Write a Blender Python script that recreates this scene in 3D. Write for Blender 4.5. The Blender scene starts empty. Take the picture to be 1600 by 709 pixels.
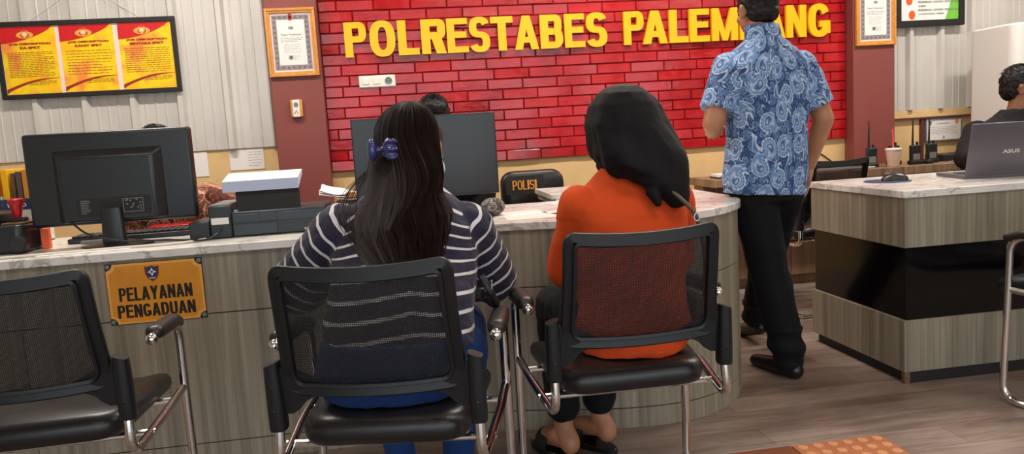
import bpy, bmesh, math, random
from mathutils import Vector as V, Matrix, noise
random.seed(11)
S = bpy.context.scene
COL = S.collection
PI = math.pi

# ------------------------------------------------------------------ materials
def lin(h):
    h = h.lstrip('#')
    o = []
    for i in (0, 2, 4):
        c = int(h[i:i+2], 16) / 255
        o.append(c / 12.92 if c <= .04045 else ((c + .055) / 1.055) ** 2.4)
    return (o[0], o[1], o[2], 1)

class NT:
    def __init__(s, name):
        s.m = bpy.data.materials.new(name); s.m.use_nodes = True
        s.t = s.m.node_tree; s.n = s.t.nodes; s.l = s.t.links
        s.b = s.n['Principled BSDF']
    def node(s, typ, **kw):
        nd = s.n.new(typ)
        for k, v in kw.items():
            if k in nd.inputs.keys(): nd.inputs[k].default_value = v
            else: setattr(nd, k, v)
        return nd
    def link(s, a, b): s.l.new(a, b)
    def math(s, op, a, b=None, c=None):
        nd = s.n.new('ShaderNodeMath'); nd.operation = op
        for i, x in enumerate((a, b, c)):
            if x is None: continue
            if isinstance(x, (int, float)): nd.inputs[i].default_value = x
            else: s.l.new(x, nd.inputs[i])
        return nd.outputs[0]
    def ramp(s, fac, stops, interp='LINEAR'):
        nd = s.n.new('ShaderNodeValToRGB'); nd.color_ramp.interpolation = interp
        e = nd.color_ramp.elements
        while len(e) < len(stops): e.new(0.5)
        for k, (p, c) in enumerate(stops):
            e[k].position = p; e[k].color = lin(c) if isinstance(c, str) else c
        s.l.new(fac, nd.inputs[0]); return nd.outputs[0]
    def coord(s, which='Object', scale=(1, 1, 1)):
        tc = s.n.new('ShaderNodeTexCoord'); mp = s.n.new('ShaderNodeMapping')
        mp.inputs['Scale'].default_value = scale
        s.l.new(tc.outputs[which], mp.inputs[0]); return mp.outputs[0]
    def noise(s, vec, scale=5, detail=4, rough=.55, dist=0):
        nd = s.n.new('ShaderNodeTexNoise')
        nd.inputs['Scale'].default_value = scale; nd.inputs['Detail'].default_value = detail
        nd.inputs['Roughness'].default_value = rough; nd.inputs['Distortion'].default_value = dist
        s.l.new(vec, nd.inputs['Vector']); return nd.outputs[0]
    def bump(s, h, strength=.3, dist=.002):
        nd = s.n.new('ShaderNodeBump'); nd.inputs['Strength'].default_value = strength
        nd.inputs['Distance'].default_value = dist
        s.l.new(h, nd.inputs['Height']); s.l.new(nd.outputs[0], s.b.inputs['Normal'])
    def mix(s, fac, a, b):
        nd = s.n.new('ShaderNodeMix'); nd.data_type = 'RGBA'
        if isinstance(fac, (int, float)): nd.inputs[0].default_value = fac
        else: s.l.new(fac, nd.inputs[0])
        for i, x in ((6, a), (7, b)):
            if isinstance(x, str): nd.inputs[i].default_value = lin(x)
            elif isinstance(x, tuple): nd.inputs[i].default_value = x
            else: s.l.new(x, nd.inputs[i])
        return nd.outputs[2]

def plain(name, hexc, rough=.5, metal=0, spec=.5, coat=0, var=0, vscale=8, bump=0, bscale=200, emit=0, trans=0, alpha=1, sheen=0):
    t = NT(name); b = t.b
    b.inputs['Base Color'].default_value = lin(hexc)
    b.inputs['Roughness'].default_value = rough; b.inputs['Metallic'].default_value = metal
    b.inputs['Specular IOR Level'].default_value = spec; b.inputs['Coat Weight'].default_value = coat
    b.inputs['Sheen Weight'].default_value = sheen
    b.inputs['Transmission Weight'].default_value = trans; b.inputs['Alpha'].default_value = alpha
    if emit:
        b.inputs['Emission Color'].default_value = lin(hexc); b.inputs['Emission Strength'].default_value = emit
    if var:
        c = t.coord(); n = t.noise(c, vscale, 5)
        h = lin(hexc); lo = tuple(x * (1 - var) for x in h[:3]) + (1,); hi = tuple(min(1, x * (1 + var)) for x in h[:3]) + (1,)
        t.link(t.ramp(n, [(.3, lo), (.7, hi)]), b.inputs['Base Color'])
    if bump:
        c2 = t.coord(); t.bump(t.noise(c2, bscale, 3), bump, .002)
    return t.m

def laminate(name, dark, mid, light):
    t = NT(name)
    c = t.coord('Object', (55, 55, 1.2)); n1 = t.noise(c, 1.0, 6, .6, .4)
    c2 = t.coord('Object', (9, 9, .25)); n2 = t.noise(c2, 1.0, 3, .5, .2)
    f = t.math('ADD', t.math('MULTIPLY', n1, .6), t.math('MULTIPLY', n2, .4))
    t.link(t.ramp(f, [(.36, dark), (.5, mid), (.63, light)]), t.b.inputs['Base Color'])
    t.b.inputs['Roughness'].default_value = .42
    t.bump(n1, .12, .001)
    return t.m

def marble(name):
    t = NT(name)
    c = t.coord('Object', (1, 1.6, 1)); n = t.noise(c, 3.2, 7, .6, 1.6)
    v = t.math('ABSOLUTE', t.math('SUBTRACT', n, .5))
    c2 = t.coord('Object', (1, 1, 1)); cl = t.noise(c2, 5, 4, .6, .6)
    base = t.ramp(cl, [(.3, '#cfcac4'), (.65, '#e8e3de')])
    t.link(t.mix(t.ramp(v, [(.0, (1, 1, 1, 1)), (.03, (0, 0, 0, 1))]), base, '#aaa59f'), t.b.inputs['Base Color'])
    t.b.inputs['Roughness'].default_value = .2
    return t.m

def planks(name):
    t = NT(name)
    c = t.coord('Object', (1, 1, 1))
    br = t.n.new('ShaderNodeTexBrick'); t.link(c, br.inputs['Vector'])
    br.inputs['Scale'].default_value = 1; br.inputs['Brick Width'].default_value = 1.2; br.inputs['Row Height'].default_value = .155
    br.inputs['Mortar Size'].default_value = .0012; br.inputs['Mortar Smooth'].default_value = .3
    br.inputs['Color1'].default_value = (0, 0, 0, 1); br.inputs['Color2'].default_value = (1, 1, 1, 1); br.inputs['Mortar'].default_value = (.5, .5, .5, 1)
    c2 = t.coord('Object', (1.1, 9, 1)); n1 = t.noise(c2, 2.2, 8, .62, .8)
    c3 = t.coord('Object', (1, 2.2, 1)); n2 = t.noise(c3, 1.7, 4, .6, .3)
    f = t.math('ADD', t.math('ADD', t.math('MULTIPLY', n1, .5), t.math('MULTIPLY', n2, .42)), t.math('MULTIPLY', br.outputs['Color'], .1))
    col = t.ramp(f, [(.36, '#5f4f46'), (.5, '#827066'), (.66, '#9f8e82')])
    t.link(t.mix(br.outputs['Fac'], col, '#4a3c34'), t.b.inputs['Base Color'])
    t.link(t.ramp(n2, [(.3, (.34, .34, .34, 1)), (.7, (.5, .5, .5, 1))]), t.b.inputs['Roughness'])
    t.bump(n1, .1, .002)
    return t.m

def glazed_brick(name):
    t = NT(name)
    c = t.coord('Object'); n = t.noise(c, 9, 6, .65)
    n2 = t.noise(c, 3, 3, .5)
    f = t.math('ADD', t.math('MULTIPLY', n, .5), t.math('MULTIPLY', n2, .5))
    t.link(t.ramp(f, [(.36, '#8f0710'), (.52, '#ad1018'), (.68, '#bf2026')]), t.b.inputs['Base Color'])
    t.link(t.ramp(n, [(.35, (.09, .09, .09, 1)), (.75, (.28, .28, .28, 1))]), t.b.inputs['Roughness'])
    t.b.inputs['Specular IOR Level'].default_value = .6
    c3 = t.coord('Object', (14, 14, 30)); t.bump(t.noise(c3, 1, 5, .6, .5), .35, .004)
    return t.m

def mesh_fabric(name, hole=.44):
    t = NT(name)
    t.b.inputs['Base Color'].default_value = lin('#151415'); t.b.inputs['Roughness'].default_value = .7
    tc = t.n.new('ShaderNodeTexCoord'); sp = t.n.new('ShaderNodeSeparateXYZ'); t.link(tc.outputs['Object'], sp.inputs[0])
    k = 2 * PI / .0085
    a = t.math('SINE', t.math('MULTIPLY', t.math('ADD', sp.outputs[0], sp.outputs[2]), k))
    b = t.math('SINE', t.math('MULTIPLY', t.math('SUBTRACT', sp.outputs[0], sp.outputs[2]), k))
    h = t.math('GREATER_THAN', t.math('MULTIPLY', a, b), .18)
    tr = t.n.new('ShaderNodeBsdfTransparent'); mx = t.n.new('ShaderNodeMixShader')
    t.link(t.math('MULTIPLY', h, hole), mx.inputs[0]); t.link(t.b.outputs[0], mx.inputs[1]); t.link(tr.outputs[0], mx.inputs[2])
    t.link(mx.outputs[0], t.n['Material Output'].inputs[0])
    return t.m

def striped(name):
    t = NT(name)
    tc = t.n.new('ShaderNodeTexCoord'); sp = t.n.new('ShaderNodeSeparateXYZ'); t.link(tc.outputs['UV'], sp.inputs[0])
    nz = t.noise(t.coord('Object'), 16, 2)
    v = t.math('ADD', sp.outputs[1], t.math('MULTIPLY', t.math('SUBTRACT', nz, .5), .006))
    fr = t.math('FRACT', t.math('DIVIDE', v, .043))
    st = t.math('LESS_THAN', fr, .2)
    t.link(t.mix(st, '#1b1732', '#d4d0d2'), t.b.inputs['Base Color'])
    t.b.inputs['Roughness'].default_value = .85; t.b.inputs['Sheen Weight'].default_value = .15
    w = t.noise(t.coord('Object', (1, 1, 1)), 14, 4, .5, .6); t.bump(w, .45, .012)
    return t.m

def paisley(name, ground, mid, light, scale, dark=None):
    t = NT(name)
    tc = t.n.new('ShaderNodeTexCoord')
    wob = t.n.new('ShaderNodeTexNoise'); wob.inputs['Scale'].default_value = 14; wob.inputs['Detail'].default_value = 2
    t.link(tc.outputs['UV'], wob.inputs['Vector'])
    ws = t.n.new('ShaderNodeVectorMath'); ws.operation = 'MULTIPLY_ADD'
    t.link(wob.outputs['Color'], ws.inputs[0]); ws.inputs[1].default_value = (.022, .022, 0); t.link(tc.outputs['UV'], ws.inputs[2])
    def layer(sc, off):
        mp = t.n.new('ShaderNodeMapping'); mp.inputs['Scale'].default_value = (sc, sc, sc); mp.inputs['Location'].default_value = (off, off * 1.7, 0)
        t.link(ws.outputs[0], mp.inputs[0])
        vo = t.n.new('ShaderNodeTexVoronoi'); vo.voronoi_dimensions = '2D'; vo.inputs['Scale'].default_value = 1; vo.inputs['Randomness'].default_value = .55
        t.link(mp.outputs[0], vo.inputs['Vector'])
        sub = t.n.new('ShaderNodeVectorMath'); sub.operation = 'SUBTRACT'
        t.link(mp.outputs[0], sub.inputs[0]); t.link(vo.outputs['Position'], sub.inputs[1])
        sp = t.n.new('ShaderNodeSeparateXYZ'); t.link(sub.outputs[0], sp.inputs[0])
        cs = t.n.new('ShaderNodeSeparateColor'); t.link(vo.outputs['Color'], cs.inputs[0])
        r = vo.outputs['Distance']
        ang = t.math('ADD', t.math('ARCTAN2', sp.outputs[1], sp.outputs[0]), t.math('ADD', t.math('MULTIPLY', cs.outputs[0], 6.283), t.math('MULTIPLY', r, 5.5)))
        drop = t.math('ADD', .35, t.math('MULTIPLY', t.math('POWER', t.math('ADD', t.math('MULTIPLY', t.math('COSINE', ang), .5), .5), 4.0), .55))
        return t.math('DIVIDE', r, drop), ang
    rr, ang = layer(9.0 * scale, 0)
    lobes = t.math('MULTIPLY', t.math('SINE', t.math('MULTIPLY', ang, 13)), .035)
    rr = t.math('ADD', rr, lobes)
    motif = t.ramp(rr, [(0, light), (.14, mid), (.22, ground), (.30, mid), (.40, light), (.46, mid), (.60, mid), (.66, light), (.71, ground), (.80, mid), (.88, light), (.95, light), (1, ground)])
    r2, a2 = layer(22 * scale, 3.3)
    bg = t.ramp(r2, [(0, light), (.12, ground), (.35, mid), (.5, ground), (.62, mid), (.72, light), (.80, ground)])
    bn = t.noise(t.coord('UV', (1, 1, 1)), 60 * scale, 3)
    bg = t.mix(t.math('LESS_THAN', bn, .44), bg, t.mix(.35, ground, mid))
    col = t.mix(t.math('LESS_THAN', rr, .98), bg, motif)
    t.link(col, t.b.inputs['Base Color']); t.b.inputs['Roughness'].default_value = .8
    t.bump(t.noise(t.coord(), 11, 3, .5, .8), .5, .014)
    return t.m

def poster_paint(name):
    t = NT(name)
    c = t.coord('Object'); n = t.noise(c, 6, 3, .5)
    t.link(t.ramp(n, [(.35, '#f6b316'), (.5, '#f3cf10'), (.66, '#f08a3c')]), t.b.inputs['Base Color'])
    t.b.inputs['Roughness'].default_value = .35
    return t.m

def skin(name, hexc):
    t = NT(name); c = t.coord()
    n = t.noise(c, 14, 4)
    h = lin(hexc)
    t.link(t.ramp(n, [(.3, tuple(x * .86 for x in h[:3]) + (1,)), (.7, tuple(x * 1.1 for x in h[:3]) + (1,))]), t.b.inputs['Base Color'])
    t.b.inputs['Roughness'].default_value = .5; t.b.inputs['Subsurface Weight'].default_value = .08
    t.b.inputs['Subsurface Radius'].default_value = (.02, .008, .004)
    return t.m

def cloth(name, hexc, wr=.5, wscale=9, rough=.85):
    t = NT(name); h = lin(hexc); c = t.coord()
    n = t.noise(c, 5, 4)
    t.link(t.ramp(n, [(.3, tuple(x * .88 for x in h[:3]) + (1,)), (.7, tuple(x * 1.1 for x in h[:3]) + (1,))]), t.b.inputs['Base Color'])
    t.b.inputs['Roughness'].default_value = rough; t.b.inputs['Sheen Weight'].default_value = .02; t.b.inputs['Specular IOR Level'].default_value = .18
    t.bump(t.noise(c, wscale, 4, .5, 1.0), wr, .014)
    return t.m

MT = {}
def build_mats():
    m = MT
    m['cream'] = plain('cream_plaster', '#dcb982', .7, var=.05)
    m['maroon'] = plain('maroon_paint', '#83413b', .55, var=.05, vscale=3)
    m['trimdark'] = plain('dark_maroon_paint', '#5f2a28', .6)
    m['brick'] = glazed_brick('glazed_red_brick')
    m['mortar'] = plain('dark_red_grout', '#7a0d12', .6)
    m['metal'] = plain('corrugated_sheet', '#cbc6c0', .36, metal=.15, var=.05, vscale=4)
    m['floor'] = planks('floor_planks')
    m['ceiling'] = plain('ceiling_white', '#d8d5cf', .8)
    m['side'] = plain('side_wall_paint', '#cdc6ba', .75, var=.04)
    m['lam'] = laminate('grey_wood_laminate', '#6e6557', '#89806f', '#a29a88')
    m['brown'] = laminate('brown_wood_laminate', '#6d5340', '#8a6c54', '#a38266')
    m['marble'] = marble('white_marble')
    m['gloss'] = plain('black_gloss_panel', '#0a090b', .14, spec=.3)
    m['plinth'] = plain('black_plinth', '#151416', .6)
    m['groove'] = plain('seam_dark', '#35302a', .8)
    m['chip'] = plain('chipboard_edge', '#6b4c36', .8, var=.2, vscale=60)
    m['chrome'] = plain('chrome', '#d8d6d4', .12, metal=1)
    m['blk'] = plain('black_plastic', '#1b1b1d', .42, bump=.05, bscale=400)
    m['frame'] = plain('black_frame_plastic', '#1a1a1d', .40, spec=.35, bump=.05, bscale=500)
    m['leather'] = plain('black_leather', '#1a1718', .33, bump=.2, bscale=260)
    m['pad'] = plain('armrest_rubber', '#221d1b', .4)
    m['net'] = mesh_fabric('black_chair_net')
    m['mon'] = plain('monitor_plastic', '#1e2023', .32, bump=.05, bscale=600)
    m['slate'] = plain('printer_slate', '#262b30', .4)
    m['slate2'] = plain('printer_panel', '#323a42', .38)
    m['screen'] = plain('dark_screen', '#2b3034', .3)
    m['port'] = plain('port_grey', '#74777a', .5)
    m['white'] = plain('white_plastic', '#e8e2d8', .4)
    m['paper'] = plain('white_paper', '#e6e1dd', .8)
    m['pinkpaper'] = plain('pale_pink_paper', '#e8cfc6', .8)
    m['bluepaper'] = plain('pale_blue_paper_edge', '#bcc6e0', .8)
    m['yellow'] = plain('yellow_acrylic', '#fbb900', .35)
    m['gold'] = plain('orange_gold_plate', '#d98e22', .35, var=.16, vscale=5)
    m['goldrim'] = plain('orange_gold_rim', '#e9a54b', .4)
    m['ink'] = plain('black_ink', '#15110f', .6)
    m['grey_ink'] = plain('grey_ink', '#6f6a68', .8)
    m['red'] = plain('red_print', '#c8171d', .4)
    m['darkred'] = plain('dark_red_print', '#96210f', .5)
    m['brownink'] = plain('brown_ink', '#8a4a0c', .6)
    m['poster'] = poster_paint('yellow_orange_poster')
    m['goldfr'] = plain('orange_gilt_frame', '#cf8c3c', .4, var=.15, vscale=40)
    m['border'] = plain('grey_ornament', '#8d8388', .7, var=.5, vscale=120)
    m['green'] = plain('green_print', '#6fb83f', .5, var=.15, vscale=5)
    m['navy'] = plain('navy_print', '#20305c', .5)
    m['orange'] = plain('orange_card', '#e2561e', .5)
    m['redplastic'] = plain('red_plastic', '#b0121c', .25)
    m['laptop'] = plain('laptop_grey', '#6a666d', .35, metal=.5)
    m['cup'] = plain('milky_cup', '#d8b9a4', .35)
    m['pinkstraw'] = plain('pink_straw', '#d8575a', .4)
    m['cable_w'] = plain('white_cable', '#d9d2c6', .5)
    m['cable_b'] = plain('black_cable', '#18181a', .5)
    m['mat'] = plain('orange_rubber', '#a8623a', .5, var=.12, vscale=20)
    m['matdot'] = plain('orange_rubber_stud', '#c4875a', .5)
    m['matbrown'] = plain('brown_rubber', '#7a4224', .4, var=.15, vscale=8)
    m['ac'] = plain('white_appliance', '#dedbd5', .4)
    m['teal'] = plain('teal_panel', '#b8dcd6', .3)
    m['stripe'] = striped('navy_white_stripes')
    m['jeans'] = cloth('blue_denim', '#1b3567', .35, 14)
    m['orangeshirt'] = cloth('orange_cotton', '#c9481c', .4, 7)
    m['hijab'] = cloth('black_hijab_cloth', '#100e10', .35, 7, .7)
    m['blackpants'] = cloth('black_trouser_cloth', '#0f0f13', .4, 8, .8)
    m['shoe'] = plain('black_shoe_leather', '#121114', .3)
    m['paisley'] = paisley('blue_paisley', '#22406f', '#5f83b2', '#b4c5da', 1.0)
    m['batik'] = paisley('brown_batik', '#5a2a1b', '#9c583d', '#e0ab8f', .8)
    m['bwbatik'] = paisley('black_white_batik', '#1d1a1a', '#4a4544', '#b9b0a6', 2.4)
    m['uniform'] = cloth('black_uniform', '#131214', .4, 9)
    m['vest'] = cloth('charcoal_vest', '#2a282b', .5, 12)
    m['skin'] = skin('skin_tan', '#a97355')
    m['skin_d'] = skin('skin_brown', '#8c5c42')
    m['eye'] = plain('eye_dark', '#1a100c', .2)
    m['hair'] = plain('black_hair', '#110d0c', .55, spec=.3, var=.3, vscale=30)
    m['hairb'] = plain('dark_brown_hair', '#20130e', .46, spec=.4, var=.45, vscale=12)
    m['clip'] = plain('violet_clip', '#34346a', .18, coat=.4)
    m['mask'] = plain('mask_white', '#cfdbe2', .8)
    m['strap'] = plain('taupe_strap', '#5a4a40', .6)
    m['lamp'] = plain('fill_lamp_diffuser', '#fff6e8', .5, emit=5)  # glowing face of the added ceiling fill fixtures
build_mats()

# ------------------------------------------------------------------ geometry helpers
def fillet(pts, r, n=6):
    pts = [V(p) for p in pts]; out = [pts[0]]
    for i in range(1, len(pts) - 1):
        a, b, c = pts[i-1], pts[i], pts[i+1]
        u = (a - b); w = (c - b); lu, lw = u.length, w.length; u.normalize(); w.normalize()
        rr = r[i-1] if isinstance(r, (list, tuple)) else r
        d = min(rr, lu * .49, lw * .49)
        p0, p1 = b + u * d, b + w * d
        for k in range(n + 1):
            s = k / n; out.append(p0 * (1 - s) ** 2 + b * 2 * s * (1 - s) + p1 * s * s)
    out.append(pts[-1]); return out

def spline(pts, n=8):
    pts = [V(p) for p in pts]; P = [pts[0] * 2 - pts[1]] + pts + [pts[-1] * 2 - pts[-2]]; out = []
    for i in range(1, len(P) - 2):
        a, b, c, d = P[i-1:i+3]
        for k in range(n):
            s = k / n
            out.append(.5 * ((2 * b) + (c - a) * s + (2 * a - 5 * b + 4 * c - d) * s * s + (3 * b - a - 3 * c + d) * s ** 3))
    out.append(pts[-1]); return out

class MB:
    def __init__(s): s.v = []; s.f = []; s.mi = []; s.cur = 0
    def add(s, vs, fs, mi=None):
        o = len(s.v); s.v += [V(p) for p in vs]; s.f += [tuple(i + o for i in f) for f in fs]
        s.mi += [s.cur if mi is None else mi] * len(fs); return s
    def box(s, c, d, R=None, mi=None):
        c = V(c); h = [x / 2 for x in d]
        vs = [V((sx * h[0], sy * h[1], sz * h[2])) for sx in (-1, 1) for sy in (-1, 1) for sz in (-1, 1)]
        if R is not None: vs = [R @ p for p in vs]
        return s.add([c + p for p in vs], [(0, 1, 3, 2), (4, 6, 7, 5), (0, 4, 5, 1), (2, 3, 7, 6), (0, 2, 6, 4), (1, 5, 7, 3)], mi)
    def bb(s, x0, x1, y0, y1, z0, z1, mi=None):
        return s.box(((x0 + x1) / 2, (y0 + y1) / 2, (z0 + z1) / 2), (x1 - x0, y1 - y0, z1 - z0), None, mi)
    def rings(s, rs, closed_ends=True, mi=None, loop=False):
        n = len(rs[0]); vs = [p for r in rs for p in r]; fs = []
        m = len(rs)
        for i in range(m if loop else m - 1):
            for j in range(n):
                a = i * n + j; b = i * n + (j + 1) % n; i2 = (i + 1) % m
                fs.append((a, b, i2 * n + (j + 1) % n, i2 * n + j))
        if closed_ends and not loop:
            fs.append(tuple(range(n))[::-1]); fs.append(tuple((m - 1) * n + k for k in range(n)))
        return s.add(vs, fs, mi)
    def tube(s, pts, r, n=10, mi=None, closed=False, flat=None):
        pts = [V(p) for p in pts]; m = len(pts); rs = []
        up = None
        for i in range(m):
            if closed: t = pts[(i + 1) % m] - pts[i - 1]
            else: t = pts[min(i + 1, m - 1)] - pts[max(i - 1, 0)]
            if t.length < 1e-9: t = V((0, 0, 1))
            t.normalize()
            if up is None:
                up = V((0, 0, 1)) if abs(t.z) < .9 else V((1, 0, 0))
            a = up - t * up.dot(t); a.normalize(); b = t.cross(a); up = a
            rr = r[i] if isinstance(r, (list, tuple)) else r
            rs.append([pts[i] + (a * math.cos(2 * PI * k / n) + b * math.sin(2 * PI * k / n)) * rr for k in range(n)])
        return s.rings(rs, True, mi, closed)
    def band(s, pts, N, w, d, closed=True, mi=None):
        pts = [V(p) for p in pts]; m = len(pts); rs = []
        for i in range(m):
            t = (pts[(i + 1) % m] - pts[i - 1]) if closed else pts[min(i + 1, m - 1)] - pts[max(i - 1, 0)]
            t.normalize(); nn = V(N[i] if isinstance(N, list) else N); nn = nn - t * nn.dot(t); nn.normalize(); b = t.cross(nn)
            q = []
            for (x, y) in ((-1, -.6), (-.8, -1), (.8, -1), (1, -.6), (1, .6), (.8, 1), (-.8, 1), (-1, .6)):
                q.append(pts[i] + b * (x * w / 2) + nn * (y * d / 2))
            rs.append(q)
        return s.rings(rs, True, mi, closed)
    def ell(s, c, r, R=None, nu=20, nv=12, mi=None):
        c = V(c); vs = []; fs = []
        vs.append(V((0, 0, r[2])))
        for i in range(1, nv):
            a = PI * i / nv
            for j in range(nu):
                b = 2 * PI * j / nu; vs.append(V((r[0] * math.sin(a) * math.cos(b), r[1] * math.sin(a) * math.sin(b), r[2] * math.cos(a))))
        vs.append(V((0, 0, -r[2])))
        for j in range(nu): fs.append((0, 1 + j, 1 + (j + 1) % nu))
        for i in range(nv - 2):
            for j in range(nu):
                a = 1 + i * nu + j; b = 1 + i * nu + (j + 1) % nu; fs.append((a, a + nu, b + nu, b))
        e = len(vs) - 1; o = 1 + (nv - 2) * nu
        for j in range(nu): fs.append((o + j, e, o + (j + 1) % nu))
        if R is not None: vs = [R @ p for p in vs]
        return s.add([c + p for p in vs], fs, mi)
    def cap(s, p0, p1, r0, r1, n=16):
        s.ell(p0, (r0,) * 3, None, n, 8); s.ell(p1, (r1,) * 3, None, n, 8)
        return s.tube([p0, p1], [r0, r1], n)
    def chain(s, pts, rs, n=16):
        for i in range(len(pts) - 1): s.cap(pts[i], pts[i + 1], rs[i], rs[i + 1], n)
        return s
    def lathe(s, prof, c=(0, 0, 0), n=24, R=None, mi=None):
        c = V(c); rs = []
        for (r, z) in prof:
            q = [V((r * math.cos(2 * PI * k / n), r * math.sin(2 * PI * k / n), z)) for k in range(n)]
            if R is not None: q = [R @ p for p in q]
            rs.append([c + p for p in q])
        return s.rings(rs, True, mi)
    def prism(s, poly, z0, z1, mi=None, F=None):
        F = F or (lambda x, y, z: V((x, y, z))); n = len(poly)
        vs = [F(x, y, z0) for x, y in poly] + [F(x, y, z1) for x, y in poly]
        fs = [tuple(range(n))[::-1], tuple(range(n, 2 * n))] + [(i, (i + 1) % n, n + (i + 1) % n, n + i) for i in range(n)]
        return s.add(vs, fs, mi)
    def loft(s, secs, n=28, mi=None):
        # secs: (center, rx, ry, right vector, forward vector)
        rs = []
        for (c, rx, ry, X, Y) in secs:
            rs.append([V(c) + X * (rx * math.copysign(abs(math.cos(2 * PI * k / n)) ** .85, math.cos(2 * PI * k / n))) + Y * (ry * math.copysign(abs(math.sin(2 * PI * k / n)) ** .85, math.sin(2 * PI * k / n))) for k in range(n)])
        return s.rings(rs, True, mi)
    def mesh(s, name, parent=None, world=True):
        me = bpy.data.meshes.new(name); vs = s.v
        if parent is not None and world:
            Mi = PM(parent).inverted(); vs = [Mi @ p for p in vs]
        me.from_pydata([tuple(p) for p in vs], [], s.f)
        bm = bmesh.new(); bm.from_mesh(me); bmesh.ops.recalc_face_normals(bm, faces=bm.faces); bm.to_mesh(me); bm.free()
        for p, k in zip(me.polygons, s.mi): p.material_index = k
        return me
    def build(s, name, mats, parent=None, world=False, bevel=0, seg=2, smooth=True, angle=35, sub=0):
        me = s.mesh(name, parent, world)
        return link(name, me, mats, parent, bevel, seg, smooth, angle, sub)

def PM(o):
    m = Matrix.Translation(o.location) @ o.rotation_euler.to_matrix().to_4x4()
    return PM(o.parent) @ m if o.parent else m

def link(name, me, mats, parent=None, bevel=0, seg=2, smooth=True, angle=35, sub=0):
    for m in (mats if isinstance(mats, list) else [mats]): me.materials.append(MT[m] if isinstance(m, str) else m)
    if smooth:
        me.polygons.foreach_set('use_smooth', [True] * len(me.polygons))
        me.set_sharp_from_angle(angle=math.radians(angle))
    o = bpy.data.objects.new(name, me); COL.objects.link(o)
    if parent is not None: o.parent = parent
    if bevel:
        b = o.modifiers.new('bevel', 'BEVEL'); b.width = bevel; b.segments = seg; b.limit_method = 'ANGLE'; b.angle_limit = math.radians(40)
        b.harden_normals = False
    if sub:
        u = o.modifiers.new('sub', 'SUBSURF'); u.levels = sub; u.render_levels = sub
    return o

def tag(o, label, cat, group=None):
    o['label'] = label; o['category'] = cat
    if group: o['group'] = group
    return o
def thing(name, label, cat, loc=(0, 0, 0), rz=0, group=None):
    o = bpy.data.objects.new(name, None); COL.objects.link(o); o.location = loc; o.rotation_euler = (0, 0, rz)
    o.empty_display_size = .1
    return tag(o, label, cat, group)
def struct(o): o['kind'] = 'structure'; return o
def dup(root, loc, rz, label, name=None):
    r = root.copy(); COL.objects.link(r); r.location = loc; r.rotation_euler = (0, 0, rz); r['label'] = label
    for ch in list(root.children):
        c = ch.copy(); COL.objects.link(c); c.parent = r
        for g in list(ch.children):
            d = g.copy(); COL.objects.link(d); d.parent = c
    return r

_tc = {}
def glyphs(txt, off=0.0):
    key = (txt, off)
    if key in _tc: return _tc[key]
    cu = bpy.data.curves.new('txt', 'FONT'); cu.body = txt; cu.size = 1; cu.offset = off; cu.extrude = 0; cu.resolution_u = 3
    o = bpy.data.objects.new('txt', cu); COL.objects.link(o)
    dg = bpy.context.evaluated_depsgraph_get(); dg.update()
    me = bpy.data.meshes.new_from_object(o.evaluated_get(dg))
    bpy.data.objects.remove(o); bpy.data.curves.remove(cu)
    bm = bmesh.new(); bm.from_mesh(me)
    r = bmesh.ops.extrude_face_region(bm, geom=bm.faces[:])
    for e in r['geom']:
        if isinstance(e, bmesh.types.BMVert): e.co.z += 1
    bmesh.ops.recalc_face_normals(bm, faces=bm.faces)
    bm.verts.index_update()
    vs = [v.co.copy() for v in bm.verts]; fs = [tuple(v.index for v in f.verts) for f in bm.faces]; bm.free()
    bpy.data.meshes.remove(me)
    _tc[key] = (vs, fs); return vs, fs

def text(mb, txt, x0, x1, z0, z1, y, depth=.001, off=0.0, mi=None, F=None):
    """letters fitted to the rectangle x0..x1, z0..z1 standing out from y towards -y"""
    vs, fs = glyphs(txt, off)
    ax, bx = min(v.x for v in vs), max(v.x for v in vs); ay, by = min(v.y for v in vs), max(v.y for v in vs)
    F = F or (lambda a, b, c: V((a, b, c)))
    out = [F(x0 + (v.x - ax) / (bx - ax) * (x1 - x0), y - v.z * depth, z0 + (v.y - ay) / (by - ay) * (z1 - z0)) for v in vs]
    mb.add(out, fs, mi)

def lines(mb, x0, x1, z0, z1, n, h, y, mi=None, gap=.15, F=None, rag=.25):
    """rows of small printed dashes, too fine to read"""
    F = F or (lambda a, b, c: V((a, b, c)))
    for i in range(n):
        z = z1 - (z1 - z0) * (i + .5) / n; x = x0
        end = x1 - (random.random() * rag * (x1 - x0) if i % 3 == 2 else 0)
        while x < end - .004:
            w = min(random.uniform(.012, .035), end - x)
            mb.add([F(x, y, z - h / 2), F(x + w, y, z - h / 2), F(x + w, y, z + h / 2), F(x, y, z + h / 2)], [(0, 1, 2, 3)], mi)
            x += w + gap * .02 + .002

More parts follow.
